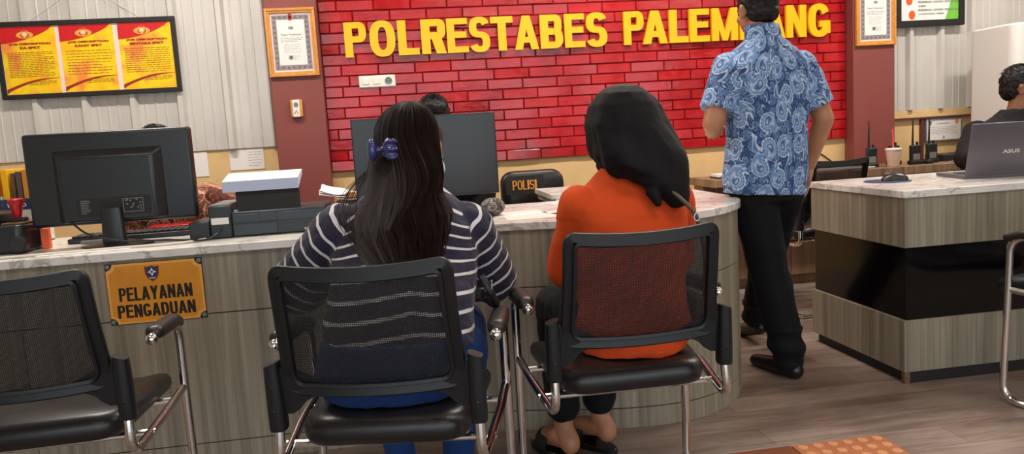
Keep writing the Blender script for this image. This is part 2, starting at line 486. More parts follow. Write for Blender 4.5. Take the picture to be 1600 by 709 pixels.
# heavy condensed capitals drawn stroke by stroke
def heavy(ch, w, h, t):
    q = t * .78; P = []
    R = lambda a, b, c, d: P.append([(a, b), (c, b), (c, d), (a, d)])
    def arc(cx, cy, rx, ry, a0, a1, tx=t, ty=q, n=16, e=.82):
        f = lambda a, x, y: (cx + x * math.copysign(abs(math.cos(a)) ** e, math.cos(a)), cy + y * math.copysign(abs(math.sin(a)) ** e, math.sin(a)))
        for k in range(n):
            u, v = math.radians(a0 + (a1 - a0) * k / n), math.radians(a0 + (a1 - a0) * (k + 1) / n)
            P.append([f(u, rx, ry), f(v, rx, ry), f(v, rx - tx, ry - ty), f(u, rx - tx, ry - ty)])
    Q = lambda *p: P.append(list(p))
    if ch in 'PRBDELFMNUI': R(0, 0, t, h)
    if ch in 'PR':
        z = h * .42; ry = (h - z) / 2; R(t * .9, h - q, w - ry * .7, h); R(t * .9, z, w - ry * .7, z + q); arc(w - ry * .75, z + ry, ry * .75, ry, -90, 90, t * .95)
        if ch == 'R': Q((w * .38, z + q * .5), (w * .38 + t * 1.15, z + q * .5), (w, 0), (w - t * 1.12, 0))
    elif ch == 'B':
        m = h * .5; r1 = (h - m + q * .5) / 2; r2 = (m + q * .5) / 2; R(t * .9, h - q, w * .62, h); R(t * .9, m - q / 2, w * .62, m + q / 2); R(t * .9, 0, w * .62, q)
        arc(w * .62, h - r1, w * .34, r1, -90, 90, t * .9); arc(w * .62, r2, w * .38, r2, -90, 90, t * .95)
    elif ch == 'E': R(t * .9, 0, w, q); R(t * .9, h - q, w * .98, h); R(t * .9, h * .52 - q / 2, w * .92, h * .52 + q / 2)
    elif ch == 'L': R(t * .9, 0, w, q)
    elif ch == 'T': R(0, h - q, w, h); R(w / 2 - t / 2, 0, w / 2 + t / 2, h)
    elif ch == 'O': arc(w / 2, h / 2, w / 2, h / 2, 0, 360, t, q, 40)
    elif ch == 'D': R(t * .9, 0, w * .45, q); R(t * .9, h - q, w * .45, h); arc(w * .45, h / 2, w * .55, h / 2, -90, 90)
    elif ch == 'S':
        r1 = (h / 2 + q / 2) / 2; arc(w / 2, h - r1, w / 2, r1, 18, 270); arc(w / 2, r1, w / 2, r1, 90, -162)
    elif ch == 'G':
        arc(w / 2, h / 2, w / 2, h / 2, 28, 332, t, q, 32); R(w * .52, h * .30, w, h * .30 + q); R(w - t * .85, h * .10, w, h * .36)
    elif ch == 'A':
        Q((0, 0), (t * 1.02, 0), (w / 2 + t * .42, h), (w / 2 - t * .52, h)); Q((w, 0), (w - t * 1.02, 0), (w / 2 - t * .42, h), (w / 2 + t * .52, h)); R(w * .25, h * .20, w * .75, h * .20 + q)
    elif ch == 'M': R(w - t, 0, w, h); Q((0, h), (t * 1.0, h), (w / 2 + t * .35, 0), (w / 2 - t * .35, 0)); Q((w, h), (w - t, h), (w / 2 - t * .35, 0), (w / 2 + t * .35, 0))
    elif ch == 'N': R(w - t, 0, w, h); Q((0, h), (t * 1.05, h), (w, 0), (w - t * 1.05, 0))
    elif ch == 'Y': Q((0, h), (t * 1.05, h), (w / 2 + t * .5, h * .42), (w / 2 - t * .5, h * .36)); Q((w, h), (w - t * 1.05, h), (w / 2 - t * .5, h * .42), (w / 2 + t * .5, h * .36)); R(w / 2 - t / 2, 0, w / 2 + t / 2, h * .45)
    elif ch == 'U': R(w - t, h * .3, w, h); P[0] = [(0, h * .3), (t, h * .3), (t, h), (0, h)]; arc(w / 2, h * .32, w / 2, h * .32, 180, 360)
    return P
def heavy_text(mb, txt, x0, x1, z0, z1, y, depth, k=.30, mi=None, F=None):
    F = F or (lambda a, b, c: V((a, b, c))); rel = {'I': .42, 'L': .86, 'M': 1.3, 'A': 1.12, 'N': 1.05, 'G': 1.05, 'O': 1.05, 'U': 1.02, 'D': 1.02, 'Y': 1.08}
    g = .10 if len(txt) > 1 else 0; ws = [rel.get(c, .96) for c in txt]; u = (x1 - x0) / (sum(ws) + g * (len(txt) - 1)); x = x0
    for c, wr in zip(txt, ws):
        w = wr * u; t = min(k * u if len(txt) > 1 else k * (x1 - x0) / wr, w if c == 'I' else 9)
        if c == 'I': t = w
        for j, poly in enumerate(heavy(c, w, z1 - z0, t)):
            mb.prism([(x + a, z0 + b) for a, b in poly], y - depth * (1 + .006 * j), y, mi, lambda a, b, cc: F(a, cc, b))
        x += w + g * u

# voxel-joined organic surfaces
def blob(mb, voxel, smooth, factor=.5):
    me = mb.mesh('tmp'); o = bpy.data.objects.new('tmp', me); COL.objects.link(o)
    r = o.modifiers.new('r', 'REMESH'); r.mode = 'VOXEL'; r.voxel_size = voxel
    if smooth:
        k = o.modifiers.new('s', 'SMOOTH'); k.factor = factor; k.iterations = smooth
    dg = bpy.context.evaluated_depsgraph_get(); dg.update()
    out = bpy.data.meshes.new_from_object(o.evaluated_get(dg))
    bpy.data.objects.remove(o); bpy.data.meshes.remove(me)
    return out

def blob_obj(name, mb, mat, parent, voxel=.006, smooth=4, uv=None, disp=None):
    me = blob(mb, voxel, smooth)
    if disp: 
        nn = [v.normal.copy() for v in me.vertices]
        for v, n in zip(me.vertices, nn): v.co = v.co + n * disp(v.co)
    if uv: uv(me)
    Mi = PM(parent).inverted(); me.transform(Mi)
    me.materials.clear()
    return link(name, me, mat, parent, angle=80)

def bone_uv(bones, vfun=None):
    # bones: (p0, p1, radius, ref, v0)
    B = []
    for (p0, p1, r, ref, v0) in bones:
        p0, p1 = V(p0), V(p1); ax = p1 - p0; L = ax.length; ax.normalize(); a = V(ref) - ax * V(ref).dot(ax); a.normalize(); B.append((p0, ax, L, r, a, ax.cross(a), v0))
    def f(me):
        uvl = me.uv_layers.new(name='UVMap'); co = [v.co for v in me.vertices]
        for p in me.polygons:
            c = p.center; best = None
            for k, (p0, ax, L, r, a, b, v0) in enumerate(B):
                t = min(max((c - p0).dot(ax), 0), L); d = (c - p0 - ax * t).length / r
                if best is None or d < best[0]: best = (d, k)
            k = best[1]; p0, ax, L, r, a, b, v0 = B[k]
            a0 = None
            for li in p.loop_indices:
                q = co[me.loops[li].vertex_index]; w = q - p0; t = w.dot(ax)
                an = math.atan2(w.dot(b), w.dot(a))
                if a0 is None: a0 = an
                while an - a0 > PI: an -= 2 * PI
                while an - a0 < -PI: an += 2 * PI
                vv = v0 + t
                if vfun and k in vfun: vv = vfun[k](q)
                uvl.data[li].uv = (an * r * 1.1 + k * 1.37, vv)
    return f

def wrinkle(amp, scale, seed=0):
    return lambda p: amp * (noise.noise((p + V((seed, 0, 0))) * scale) + .5 * noise.noise((p + V((0, seed, 3))) * scale * 2.2))

# ------------------------------------------------------------------ camera (calibrated on wall, desk and column edges)
def make_camera():
    pitch, roll, yaw = .1203, -.0612, .1435
    cy, sy = math.cos(yaw), math.sin(yaw)
    f = V((sy * math.cos(pitch), cy * math.cos(pitch), -math.sin(pitch))); rt = V((cy, -sy, 0)); up = rt.cross(f)
    r2 = rt * math.cos(roll) + up * math.sin(roll); u2 = -rt * math.sin(roll) + up * math.cos(roll)
    cam = bpy.data.cameras.new('camera'); cam.sensor_fit = 'HORIZONTAL'; cam.sensor_width = 36; cam.lens = 1190 * 36 / 1600; cam.clip_start = .02
    o = bpy.data.objects.new('camera', cam); COL.objects.link(o)
    m = Matrix(((r2.x, u2.x, -f.x, 0), (r2.y, u2.y, -f.y, 0), (r2.z, u2.z, -f.z, 1.10), (0, 0, 0, 1)))
    o.matrix_world = m; S.camera = o
make_camera()

# ------------------------------------------------------------------ room
XL, XR, YB, YF, ZC = -3.6, 5.4, 4.93, -3.0, 3.0
def room():
    struct(MB().bb(XL - .15, XR + .15, YF - 4, YB + .15, -.1, 0).build('floor', 'floor'))
    struct(MB().bb(XL - .15, XR + .15, YF - .15, YB + .15, ZC, ZC + .1).build('ceiling', 'ceiling'))
    struct(MB().bb(XL - .15, XR + .15, YB, YB + .15, 0, ZC).build('wall_back', 'cream'))
    struct(MB().bb(XL - .15, XL, YF, YB, 0, ZC).build('wall_left', 'side'))
    struct(MB().bb(XR, XR + .15, YF, YB, 0, ZC).build('wall_right', 'side'))
    w = MB(); w.bb(XL, -2.6, YF - .15, YF, 0, ZC); w.bb(4.6, XR, YF - .15, YF, 0, ZC); w.bb(-2.6, 4.6, YF - .15, YF, 2.55, ZC)
    struct(w.build('wall_front', 'side'))
    # maroon pillars
    struct(MB().bb(-.715, -.41, 4.82, YB, 0, ZC).build('pillar_left', 'maroon', bevel=.004))
    struct(MB().bb(3.085, 3.39, 4.82, YB, 0, ZC).build('pillar_right', 'maroon', bevel=.004))
    # glazed brick panel, each brick its own slight tilt
    mb = MB(); x0, x1, z0 = -.41, 3.085, .936
    mb.bb(x0, x1, 4.914, YB, z0, ZC, 1)
    ph, pw, g = .0652, .2265, .0045
    row = 0; z = z0
    while z < ZC - .001:
        zt = min(z + ph, ZC); x = x0 - (.115 if row % 2 else .02) - (.05 if row % 5 == 3 else 0)
        while x < x1:
            a, b = max(x, x0), min(x + pw, x1)
            if b - a > .02:
                d = .003 * random.random(); tx = random.uniform(-.0022, .0022); tz = random.uniform(-.0022, .0022)
                e = .0035; A, Bx, C, D = a + g / 2, b - g / 2, z + g / 2, zt - g / 2
                def yy(sx, sz): return 4.900 + d + tx * sx + tz * sz
                fr = [(A + e, yy(-1, -1), C + e), (Bx - e, yy(1, -1), C + e), (Bx - e, yy(1, 1), D - e), (A + e, yy(-1, 1), D - e)]
                bk = [(A, 4.906 + d, C), (Bx, 4.906 + d, C), (Bx, 4.906 + d, D), (A, 4.906 + d, D)]
                b2 = [(A, 4.915, C), (Bx, 4.915, C), (Bx, 4.915, D), (A, 4.915, D)]
                vs = fr + bk + b2
                fs = [(0, 1, 2, 3)] + [(i, 4 + i, 4 + (i + 1) % 4, (i + 1) % 4) for i in range(4)] + [(4 + i, 8 + i, 8 + (i + 1) % 4, 4 + (i + 1) % 4) for i in range(4)]
                mb.add(vs, fs, 0)
            x += pw
        z += ph; row += 1
    struct(mb.build('wall_brick', ['brick', 'mortar'], smooth=False))
    # corrugated sheet cladding
    def clad(nm, xa, xb, zb, pitch, ph0):
        prof = []; x = xa - ph0
        rib = [(0, 0), (.014, 0), (.030, -.034), (.058, -.034), (.074, 0), (.10, 0), (.104, -.004), (.110, -.004), (.114, 0), (.16, 0), (.164, -.004), (.170, -.004), (.174, 0), (.215, 0), (.219, -.004), (.225, -.004), (.229, 0)]
        k = pitch / .27
        while x < xb:
            for (dx, dy) in rib:
                if xa <= x + dx * k <= xb: prof.append((x + dx * k, 4.918 + dy))
            x += pitch
        prof = [(xa, 4.918)] + prof + [(xb, 4.918)]
        m = MB(); n = len(prof)
        m.add([V((a, b, zb)) for a, b in prof] + [V((a, b, ZC)) for a, b in prof], [(i, i + 1, n + i + 1, n + i) for i in range(n - 1)])
        m.bb(xa, xb, 4.9185, 4.9195, zb, ZC)
        struct(m.build(nm, 'metal', smooth=False))
    clad('wall_sheet_left', XL, -.716, 1.118, .27, .135)
    clad('wall_sheet_right', 3.391, XR, 1.10, .235, .10)
    struct(MB().bb(3.391, XR, 4.905, YB, 1.045, 1.098).build('trim_1', 'cream', bevel=.004))
    struct(MB().bb(3.391, XR, 4.90, 4.9299, 1.036, 1.045).build('trim_2', 'trimdark'))
room()

# ceiling lamps (unseen, added as fill; back row stronger to brighten the wall)
def lamps():
    k = 0
    for (x, y) in ((-1.2, 1.1), (1.2, 1.1), (3.6, 1.1), (-1.2, 3.6), (1.2, 3.6), (3.6, 3.6), (0.2, -1.4), (2.8, -1.4)):
        where = {1.1: 'middle', 3.6: 'back wall', -1.4: 'entrance'}[y]
        t = thing('added_ceiling_light', 'unseen white tube light added as fill over the %s, %s of its row' % (where, {-1.2: 'first', 1.2: 'second', 3.6: 'third', .2: 'first', 2.8: 'second'}[x]), 'ceiling light', (x, y, ZC - .05), 0, 'added ceiling fill tubes')
        m = MB(); m.bb(-.62, .62, -.09, .09, .02, .05); m.build('housing', 'white', t, bevel=.005)
        m = MB(); m.bb(-.6, .6, -.07, .07, .0, .02); m.build('diffuser', 'lamp', t, bevel=.004)
        L = bpy.data.lights.new('fill_tube', 'AREA'); L.shape = 'RECTANGLE'; L.size = 1.2; L.size_y = .14; L.energy = {1.1: 14, 3.6: 50, -1.4: 10}[y]; L.color = (1, .93, .84)
        lo = bpy.data.objects.new('fill_tube', L); COL.objects.link(lo); lo.location = (x, y, ZC - .06); lo.parent = None
lamps()
W = bpy.data.worlds.new('world'); S.world = W; W.use_nodes = True
bg = W.node_tree.nodes['Background']; bg.inputs[0].default_value = (.86, .95, 1, 1); bg.inputs[1].default_value = 2.45

# ------------------------------------------------------------------ visitor chair
def visitor_chair(label, loc, rz):
    t = thing('visitor_chair', label, 'chair', loc, rz, 'mesh back visitor chairs')
    m = MB()
    for s in (-1, 1):
        x = .262 * s
        m.tube(fillet([(x, -.27, .0125), (x, .19, .0125), (x, .171, .622), (x, -.085, .643)], [.07, .055], 7), .0125, 12)
        m.tube(fillet([(x - .004 * s, .171, .430), (x - .010 * s, .02, .418), (.226 * s, -.232, .392), (.222 * s, -.212, .52)], [.05, .06], 7), .0115, 12)
    m.tube([(-.262, -.27, .0125), (.262, -.27, .0125)], .0122, 12)
    for y, z in ((.10, .416), (-.11, .404)): m.tube([(-.25, y, z), (.25, y, z)], .009, 10)
    m.build('chrome_frame', 'chrome', t)
    # seat cushion
    w, d0, d1, r = .218, -.190, .275, .07
    poly = []
    for (cx, cy, a0) in ((w - r, d1 - r, 0), (-w + r, d1 - r, 90), (-w + .02 + r, d0 + r, 180), (w - .02 - r, d0 + r, 270)):
        for k in range(7):
            a = math.radians(a0 + 15 * k); poly.append((cx + r * math.cos(a), cy + r * math.sin(a)))
    m = MB(); rs = []
    for (z, sc, dz) in ((.420, .90, 0), (.425, .97, 0), (.440, 1, 0), (.462, 1, 0), (.477, .965, .002), (.484, .88, .004), (.487, .6, .006), (.487, .2, .006)):
        rs.append([V((x * sc, (y - .035) * sc + .035, z + dz * (1 - (x / w) ** 2) - .035 * max(0, (y - .18)) / .1 * (1 if z > .445 else .5))) for x, y in poly])
    m.rings(rs); seat = m.build('seat', 'leather', t, angle=60)
    # back rest
    def surf(u, v):
        hw = .181 + .010 * (1 - v) - .002 * math.sin(v * PI)
        return V((u * hw, -.205 - .022 * (1 - u * u) - .068 * v - .02 * v * (1 - v), .572 + .265 * v + .010 * u * u * v - .006 * (1 - u * u) * (1 - v)))
    out = []
    for (su, a0) in ((1, 0), (-1, 90), (-1, 180), (1, 270)):
        R = .07 if a0 < 180 else .14
        for k in range(7):
            a = math.radians(a0 + 15 * k); out.append((su * (1 - R) + R * math.cos(a), (1 - R if a0 < 180 else R) + R * math.sin(a)))
    full = []
    for i in range(len(out)):
        a, b = out[i], out[(i + 1) % len(out)]; L = math.hypot(a[0] - b[0], (a[1] - b[1])); n = max(1, int(L / .15))
        for k in range(n): full.append((a[0] + (b[0] - a[0]) * k / n, a[1] + (b[1] - a[1]) * k / n))
    m = MB(); m.band([surf(u, v) for u, v in full], V((0, -1, .25)), .028, .022)
    inner = [surf(u * .93, .5 + (v - .5) * .90) + V((0, -.008, 0)) for u, v in full]
    m.band(inner, V((0, -1, .25)), .010, .020)
    for s in (-1, 1):
        pts = [(.08, .566), (.132, .557), (.156, .546), (.172, .528), (.188, .517), (.222, .515), (.222, .622), (.188, .625)]
        pts = [(x * s, z) for x, z in pts]
        m.prism(pts, -.216, -.202, None, lambda x, z, y: V((x, y - (z - .52) * .12, z)))
    fr = m.build('backrest_frame', 'frame', t, bevel=.002)
    m = MB(); nu, nv = 22, 14
    vs = [surf(-.95 + 1.9 * i / nu, .03 + .94 * j / nv) for j in range(nv + 1) for i in range(nu + 1)]
    m.add(vs, [(j * (nu + 1) + i, j * (nu + 1) + i + 1, (j + 1) * (nu + 1) + i + 1, (j + 1) * (nu + 1) + i) for j in range(nv) for i in range(nu)])
    m.build('backrest_mesh', 'net', t)
    for s in (-1, 1):
        m = MB(); rs = []
        for (z, yo, k, a) in ((.482, 0, .95, 0), (.488, 0, 1, 0), (.54, -.003, 1.0, 0), (.60, -.006, .95, 0), (.636, -.008, .9, .35)):
            q = []
            for i in range(12):
                an = 2 * PI * i / 12; cx, cy = math.cos(an), math.sin(an)
                sx = math.copysign(abs(cx) ** .6, cx) * .0185 * k; sy = math.copysign(abs(cy) ** .6, cy) * .023 * k
                q.append(V((.224 * s + sx, -.214 + sy + yo, z - a * sx * s)))
            rs.append(q)
        m.rings(rs)
        b = m.build('back_bracket', 'frame', t, angle=50)
        for z in (.53, .585): MB().ell((.224 * s, -.239, z), (.005, .003, .005), None, 10, 6).build('screw', 'plinth', b)
        m = MB(); rs = []
        for (y, k) in ((-.078, .55), (-.072, .85), (-.05, 1), (.06, 1), (.13, .95), (.170, .8), (.192, .45)):
            z = .652 - .016 * (y + .08) / .27 - (.012 if y > .16 else 0); q = []
            for i in range(14):
                an = 2 * PI * i / 14; q.append(V((.262 * s + .024 * k * math.copysign(abs(math.cos(an)) ** .7, math.cos(an)), y, z + .019 * k * math.copysign(abs(math.sin(an)) ** .7, math.sin(an)))))
            rs.append(q)
        m.rings(rs); pad = m.build('armrest_pad', 'pad', t, angle=60)
        m = MB(); m.ell((.262 * s, -.094, .641), (.0155, .0155, .0155), None, 16, 10); m.build('end_cap', 'chrome', pad)
    return t

CH1 = (-.044, 1.864, 0); CH2 = (.573, 2.034, 0); CH3 = (-.917, 2.091, 0)
c1 = visitor_chair('black mesh-back chair with chrome arms under the woman in the striped sweater', CH1, math.radians(-10.8))
dup(c1, CH2, math.radians(-.6), 'black mesh-back chair with chrome arms under the woman in orange')
dup(c1, CH3, math.radians(2.5), 'empty black mesh-back chair standing below the gold sign')
dup(c1, (2.466, 2.345, 0), math.radians(17.5), 'chrome-framed chair standing before the desk with the laptop')
dup(c1, (2.338, 4.129, 0), math.radians(10), 'empty mesh-back chair behind the laptop desk, beside the man in blue')

# ------------------------------------------------------------------ service counter (left desk)
FRONT = [(-2.6, 2.735), (-1.3, 2.735), (-.5, 2.735), (.15, 2.728), (.36, 2.708), (.55, 2.658), (.74, 2.612), (.90, 2.598), (1.04, 2.617), (1.17, 2.680), (1.29, 2.795), (1.37, 2.93), (1.405, 3.09)]
def counter():
    t = thing('service_counter', 'long grey wood service counter with a white marble top and rounded end', 'counter', (0, 3.1, 0))
    fr = [(p.x, p.y) for p in spline([(x, y, 0) for x, y in FRONT], 6)]
    def off(path, d):
        o = []
        for i, (x, y) in enumerate(path):
            a = path[max(i - 1, 0)]; b = path[min(i + 1, len(path) - 1)]; tx, ty = b[0] - a[0], b[1] - a[1]; L = math.hypot(tx, ty)
            o.append((x - ty / L * d, y + tx / L * d))
        return o
    top = fr + [(1.405, 3.95), (.72, 3.95), (.72, 3.44), (-2.6, 3.44)]
    MB().prism(top, .755, .785).build('countertop', 'marble', t, True, bevel=.003)
    o1 = off(fr, .012) + []; o2 = off(fr, .030)
    o1.append((1.393, 3.93)); o2.append((1.375, 3.93))
    def strip(a, b, z0, z1):
        m = MB(); n = len(a)
        m.prism(a + b[::-1], z0, z1); return m
    strip(o1, o2, .078, .541).build('front_panel', 'lam', t, True, bevel=.0012)
    strip(o1, o2, .545, .755).build('front_panel', 'lam', t, True, bevel=.0012)
    strip(o1, o2, .0, .074).build('front_panel', 'lam', t, True, bevel=.0012)
    b1 = off(fr, .016); b2 = off(fr, .028); b1.append((1.389, 3.92)); b2.append((1.377, 3.92))
    strip(b1, b2, .0, .75).build('backing', 'groove', t, True)
    m = MB()
    for x in (-2.0, -1.3, -.42, .12, .3):
        m.bb(x - .0012, x + .0012, 2.7455, 2.76, .08, .54)
    m.build('panel_joint', 'groove', t, True)
    m = MB(); m.bb(.74, 1.385, 3.92, 3.94, 0, .755); m.bb(-2.58, -2.56, 2.765, 3.42, 0, .755); m.build('end_panel', 'lam', t, True)
    s = thing('stone_slab', 'thick white marble slab lying on the counter beside the black seat', 'slab', (.95, 3.7, .785))
    MB().bb(.70, 1.22, 3.50, 3.93, .785, .812).build('slab', 'marble', s, True, bevel=.003)
counter()

# plate sign on the counter front
def plate():
    t = thing('desk_sign', 'orange gold plate sign with black capitals on the counter front', 'sign', (-.856, 2.745, .64))
    y = 2.7465
    x0, x1, z0, z1 = -1.014, -.697, .532, .745
    def outl(i, r):
        p = []
        for (cx, cz, a0) in ((x1 - i, z1 - i, 180), (x0 + i, z1 - i, 270), (x0 + i, z0 + i, 0), (x1 - i, z0 + i, 90)):
            for k in range(7):
                a = math.radians(a0 + 90 - 15 * k); p.append((cx + r * math.cos(a), cz + r * math.sin(a)))
        return p
    F = lambda x, z, yy: V((x, yy, z))
    MB().bb(x0, x1, y - .002, y, z0, z1).build('backing_plate', 'ink', t, True)
    MB().prism(outl(.002, .022), y - .0035, y - .002, None, F).build('rim', 'goldrim', t, True)
    MB().prism(outl(.010, .022), y - .0042, y - .0034, None, F).build('face', 'gold', t, True)
    m = MB(); heavy_text(m, 'PELAYANAN', -.977, -.737, .613, .660, y - .004, .0012, .36); heavy_text(m, 'PENGADUAN', -.987, -.732, .555, .600, y - .004, .0012, .36)
    m.build('lettering', 'ink', t, True, smooth=False)
    sh = [(-.024, .022), (-.012, .020), (0, .024), (.012, .020), (.024, .022), (.022, -.006), (.014, -.022), (0, -.032), (-.014, -.022), (-.022, -.006)]
    m = MB(); m.prism([(-.862 + a, .707 + b) for a, b in sh], y - .0052, y - .004, 0, F)
    m.prism([(-.862 + a * .85, .7075 + b * .85) for a, b in sh], y - .0058, y - .005, 1, F)
    st = []
    for k in range(8):
        r = .015 if k % 2 == 0 else .0065; st.append((-.862 + r * math.sin(k * PI / 4), .7085 + r * math.cos(k * PI / 4)))
    m.prism(st, y - .0064, y - .0056, 2, F)
    m.prism([(-.862 + .0045 * math.sin(k * PI / 3), .7085 + .0045 * math.cos(k * PI / 3)) for k in range(6)], y - .0068, y - .006, 1, F)
    m.bb(-.872, -.852, y - .0064, y - .005, .686, .689, 2)
    m.build('badge', ['darkred', 'navy', 'paper'], t, True, smooth=False)
    for (x, z) in ((x0 + .009, z1 - .010), (x1 - .009, z1 - .010), (x0 + .009, z0 + .011), (x1 - .009, z0 + .011)):
        m = MB(); m.lathe([(.0075, 0), (.0075, .002), (.005, .0035)], (x, y - .002, z), 14, Matrix.Rotation(PI / 2, 3, 'X')); m.build('screw', 'port', t, True)
plate()

# ------------------------------------------------------------------ laptop desk (right)
def desk2():
    t = thing('office_desk', 'grey wood office desk with a black gloss band under the laptop', 'desk', (2.7, 3.07, 0))
    x0, x1, y0, y1 = 1.962, 3.7, 2.728, 3.42
    MB().bb(x0 - .006, x1, y0 - .008, y1 + .01, .757, .787).build('desktop', 'marble', t, True, bevel=.003)
    MB().bb(x0, x1, y0, y1, .558, .756).build('upper_panel', 'lam', t, True, bevel=.0015)
    MB().bb(x0 + .012, x1 - .01, y0 + .010, y1 - .01, .262, .558).build('gloss_band', 'gloss', t, True)
    MB().bb(x0, x1, y0, y1, .048, .262).build('lower_panel', 'lam', t, True, bevel=.0015)
    m = MB(); m.bb(x0 + .02, x1, y0 + .006, y1 - .02, 0, .048); m.build('plinth', 'plinth', t, True)
    MB().bb(x0, x0 + .024, y0, y0 + .02, 0, .048).build('corner_block', 'chip', t, True)
desk2()

# ------------------------------------------------------------------ wall cabinets along the back wall
def back_counter():
    t = thing('wall_counter', 'brown wood counter with cupboards running along the back wall', 'counter', (3.2, 4.68, 0))
    MB().bb(1.90, 3.80, 4.42, 4.815, .70, .748).build('worktop', 'brown', t, True, bevel=.002)
    MB().bb(1.93, 3.78, 4.66, 4.81, .06, .70).build('carcass', 'brown', t, True)
    MB().bb(1.95, 3.76, 4.68, 4.8, 0, .06).build('plinth', 'brown', t, True)
    x = 1.94
    for k in range(4):
        d = MB().bb(x + .002, x + .458, 4.642, 4.66, .07, .69).build('cupboard_door', 'brown', t, True, bevel=.0015)
        MB().bb(x + .2, x + .28, 4.636, 4.643, .62, .628).build('handle', 'chrome', d, True)
        x += .46
back_counter()

# ------------------------------------------------------------------ raised letters on the brick
def wall_letters():
    t = thing('wall_lettering', 'large raised yellow letters spelling the police office name on red brick', 'sign', (1.33, 4.9, 1.63))
    spec = [('P', 536, 570), ('O', 575, 615), ('L', 619, 652), ('R', 656, 695), ('E', 697, 731), ('S', 733, 766), ('T', 768, 802), ('A', 804, 841), ('B', 844, 879), ('E', 882, 914), ('S', 916, 949),
            ('P', 976, 1006), ('A', 1004.5, 1042), ('L', 1045, 1074), ('E', 1076, 1107), ('M', 1110.5, 1150), ('B', 1153, 1187), ('A', 1187, 1223), ('N', 1225, 1256), ('G', 1259, 1293)]
    # letter edges along the wall in metres (measured), all between z 1.629 and 1.842
    def wx(px):
        x = (px - 800); 
        return None
    for ch, a, b in spec:
        m = MB(); ov = .004 if ch in 'OSG' else 0
        heavy_text(m, ch, WX(a), WX(b), 1.631 - ov, 1.842 + ov, 4.895, .026, .345)
        m.build('letter', 'yellow', t, True, smooth=False, bevel=.0)
def WX(px):
    # wall X (metres) of the letter edges, interpolated from three surveyed letters
    P = [(536, -.262), (768, .645), (976, 1.512), (1110.5, 2.112), (1293, 2.948)]
    for (a, A), (b, B) in zip(P, P[1:]):
        if px <= b: return A + (B - A) * (px - a) / (b - a)
    return P[-1][1]
wall_letters()

# ------------------------------------------------------------------ frames on the walls
def rect_frame(mb, x0, x1, z0, z1, w, y0, y1, mi=None):
    mb.bb(x0, x1, y0, y1, z0, z0 + w, mi); mb.bb(x0, x1, y0, y1, z1 - w, z1, mi)
    mb.bb(x0, x0 + w, y0, y1, z0 + w, z1 - w, mi); mb.bb(x1 - w, x1, y0, y1, z0 + w, z1 - w, mi)

def poster_left():
    t = thing('poster_frame', 'wide black frame holding three yellow and red posters on the metal wall', 'picture frame', (-1.735, 4.88, 1.7))
    x0, x1, z0, z1 = -2.232, -1.238, 1.478, 1.918
    m = MB(); rect_frame(m, x0, x1, z0, z1, .026, 4.862, 4.885); m.build('frame', 'ink', t, True, bevel=.002)
    MB().bb(x0 + .02, x1 - .02, 4.876, 4.884, z0 + .02, z1 - .02).build('mount', 'pinkpaper', t, True)
    for i, (a, b, l2) in enumerate(((-2.203, -1.909, 'KA SPKT'), (-1.885, -1.591, 'KANIT SPKT'), (-1.563, -1.266, 'BINTARA SPKT'))):
        p = MB().bb(a, b, 4.8745, 4.876, 1.506, 1.890).build('poster_sheet', 'poster', t, True)
        w = b - a; y = 4.874
        F = lambda x, z, yy: V((x, yy, z))
        m = MB()
        top = [(a, 1.89), (b - .01, 1.89)] + [(b - .01 - w * .97 * s, 1.89 - .082 * math.sin(s * PI * .5) ** .7 - .012 * s) for s in [k / 12 for k in range(1, 13)]]
        m.prism(top, y - .0008, y, 0, F)
        sw = [(a, 1.535)] + [(a + w * s, 1.535 + .058 * math.sin(min(1, s * 1.25) * PI * .5)) for s in [k / 14 for k in range(1, 15)]] + [(a + w * (1 - s), 1.590 - .075 * s ** 2) for s in [k / 14 for k in range(1, 14)]] + [(a, 1.51)]
        m.prism(sw, y - .0008, y, 1, F)
        cx = a + w * .45
        m.prism([(cx + .046 * math.cos(k * PI / 12), 1.842 + .020 * math.sin(k * PI / 12)) for k in range(24)], y - .0016, y - .0007, 2, F)
        m.prism([(cx + .011 * math.cos(k * PI / 8), 1.846 + .009 * math.sin(k * PI / 8)) for k in range(16)], y - .0022, y - .0015, 3, F)
        for s in (-1, 1):
            ar = [(cx + s * (.024 * math.cos(q)), 1.840 + .015 * math.sin(q)) for q in [-1.2 + .25 * k for k in range(8)]]; ai = [(cx + s * (.018 * math.cos(q)), 1.841 + .011 * math.sin(q)) for q in [-1.2 + .25 * k for k in range(8)]]
            m.prism(ar + ai[::-1], y - .0022, y - .0015, 1, F)
        for s in (-.014, 0, .014): m.prism([(cx + s + .003 * math.cos(k * PI / 3), 1.870 - abs(s) * .3 + .003 * math.sin(k * PI / 3)) for k in range(6)], y - .0016, y - .0007, 2, F)
        text(m, 'JOB DESCRIPTION', a + .04, b - .028, 1.783, 1.797, y - .0008, .0008, .05, 1)
        ww = {0: .11, 1: .15, 2: .19}[i]
        text(m, l2, a + w * .52 - ww / 2, a + w * .52 + ww / 2, 1.762, 1.776, y - .0008, .0008, .05, 1)
        lines(m, a + .025, b - .02, 1.60, 1.748, (15, 9, 12)[i], .0028, y - .0009, 4)
        lines(m, a + .12, b - .02, 1.553, 1.58, 3, .0025, y - .0012, 4)
        m.build('print', ['red', 'darkred', 'goldrim', 'pinkpaper', 'brownink'], p, True, smooth=False)
    m = MB()
    for s in (x0 + .2, x1 - .2): m.tube([(s, 4.874, z1), (-1.735, 4.893, 2.12)], .0012, 6)
    m.build('hanging_wire', 'port', t, True)
poster_left()

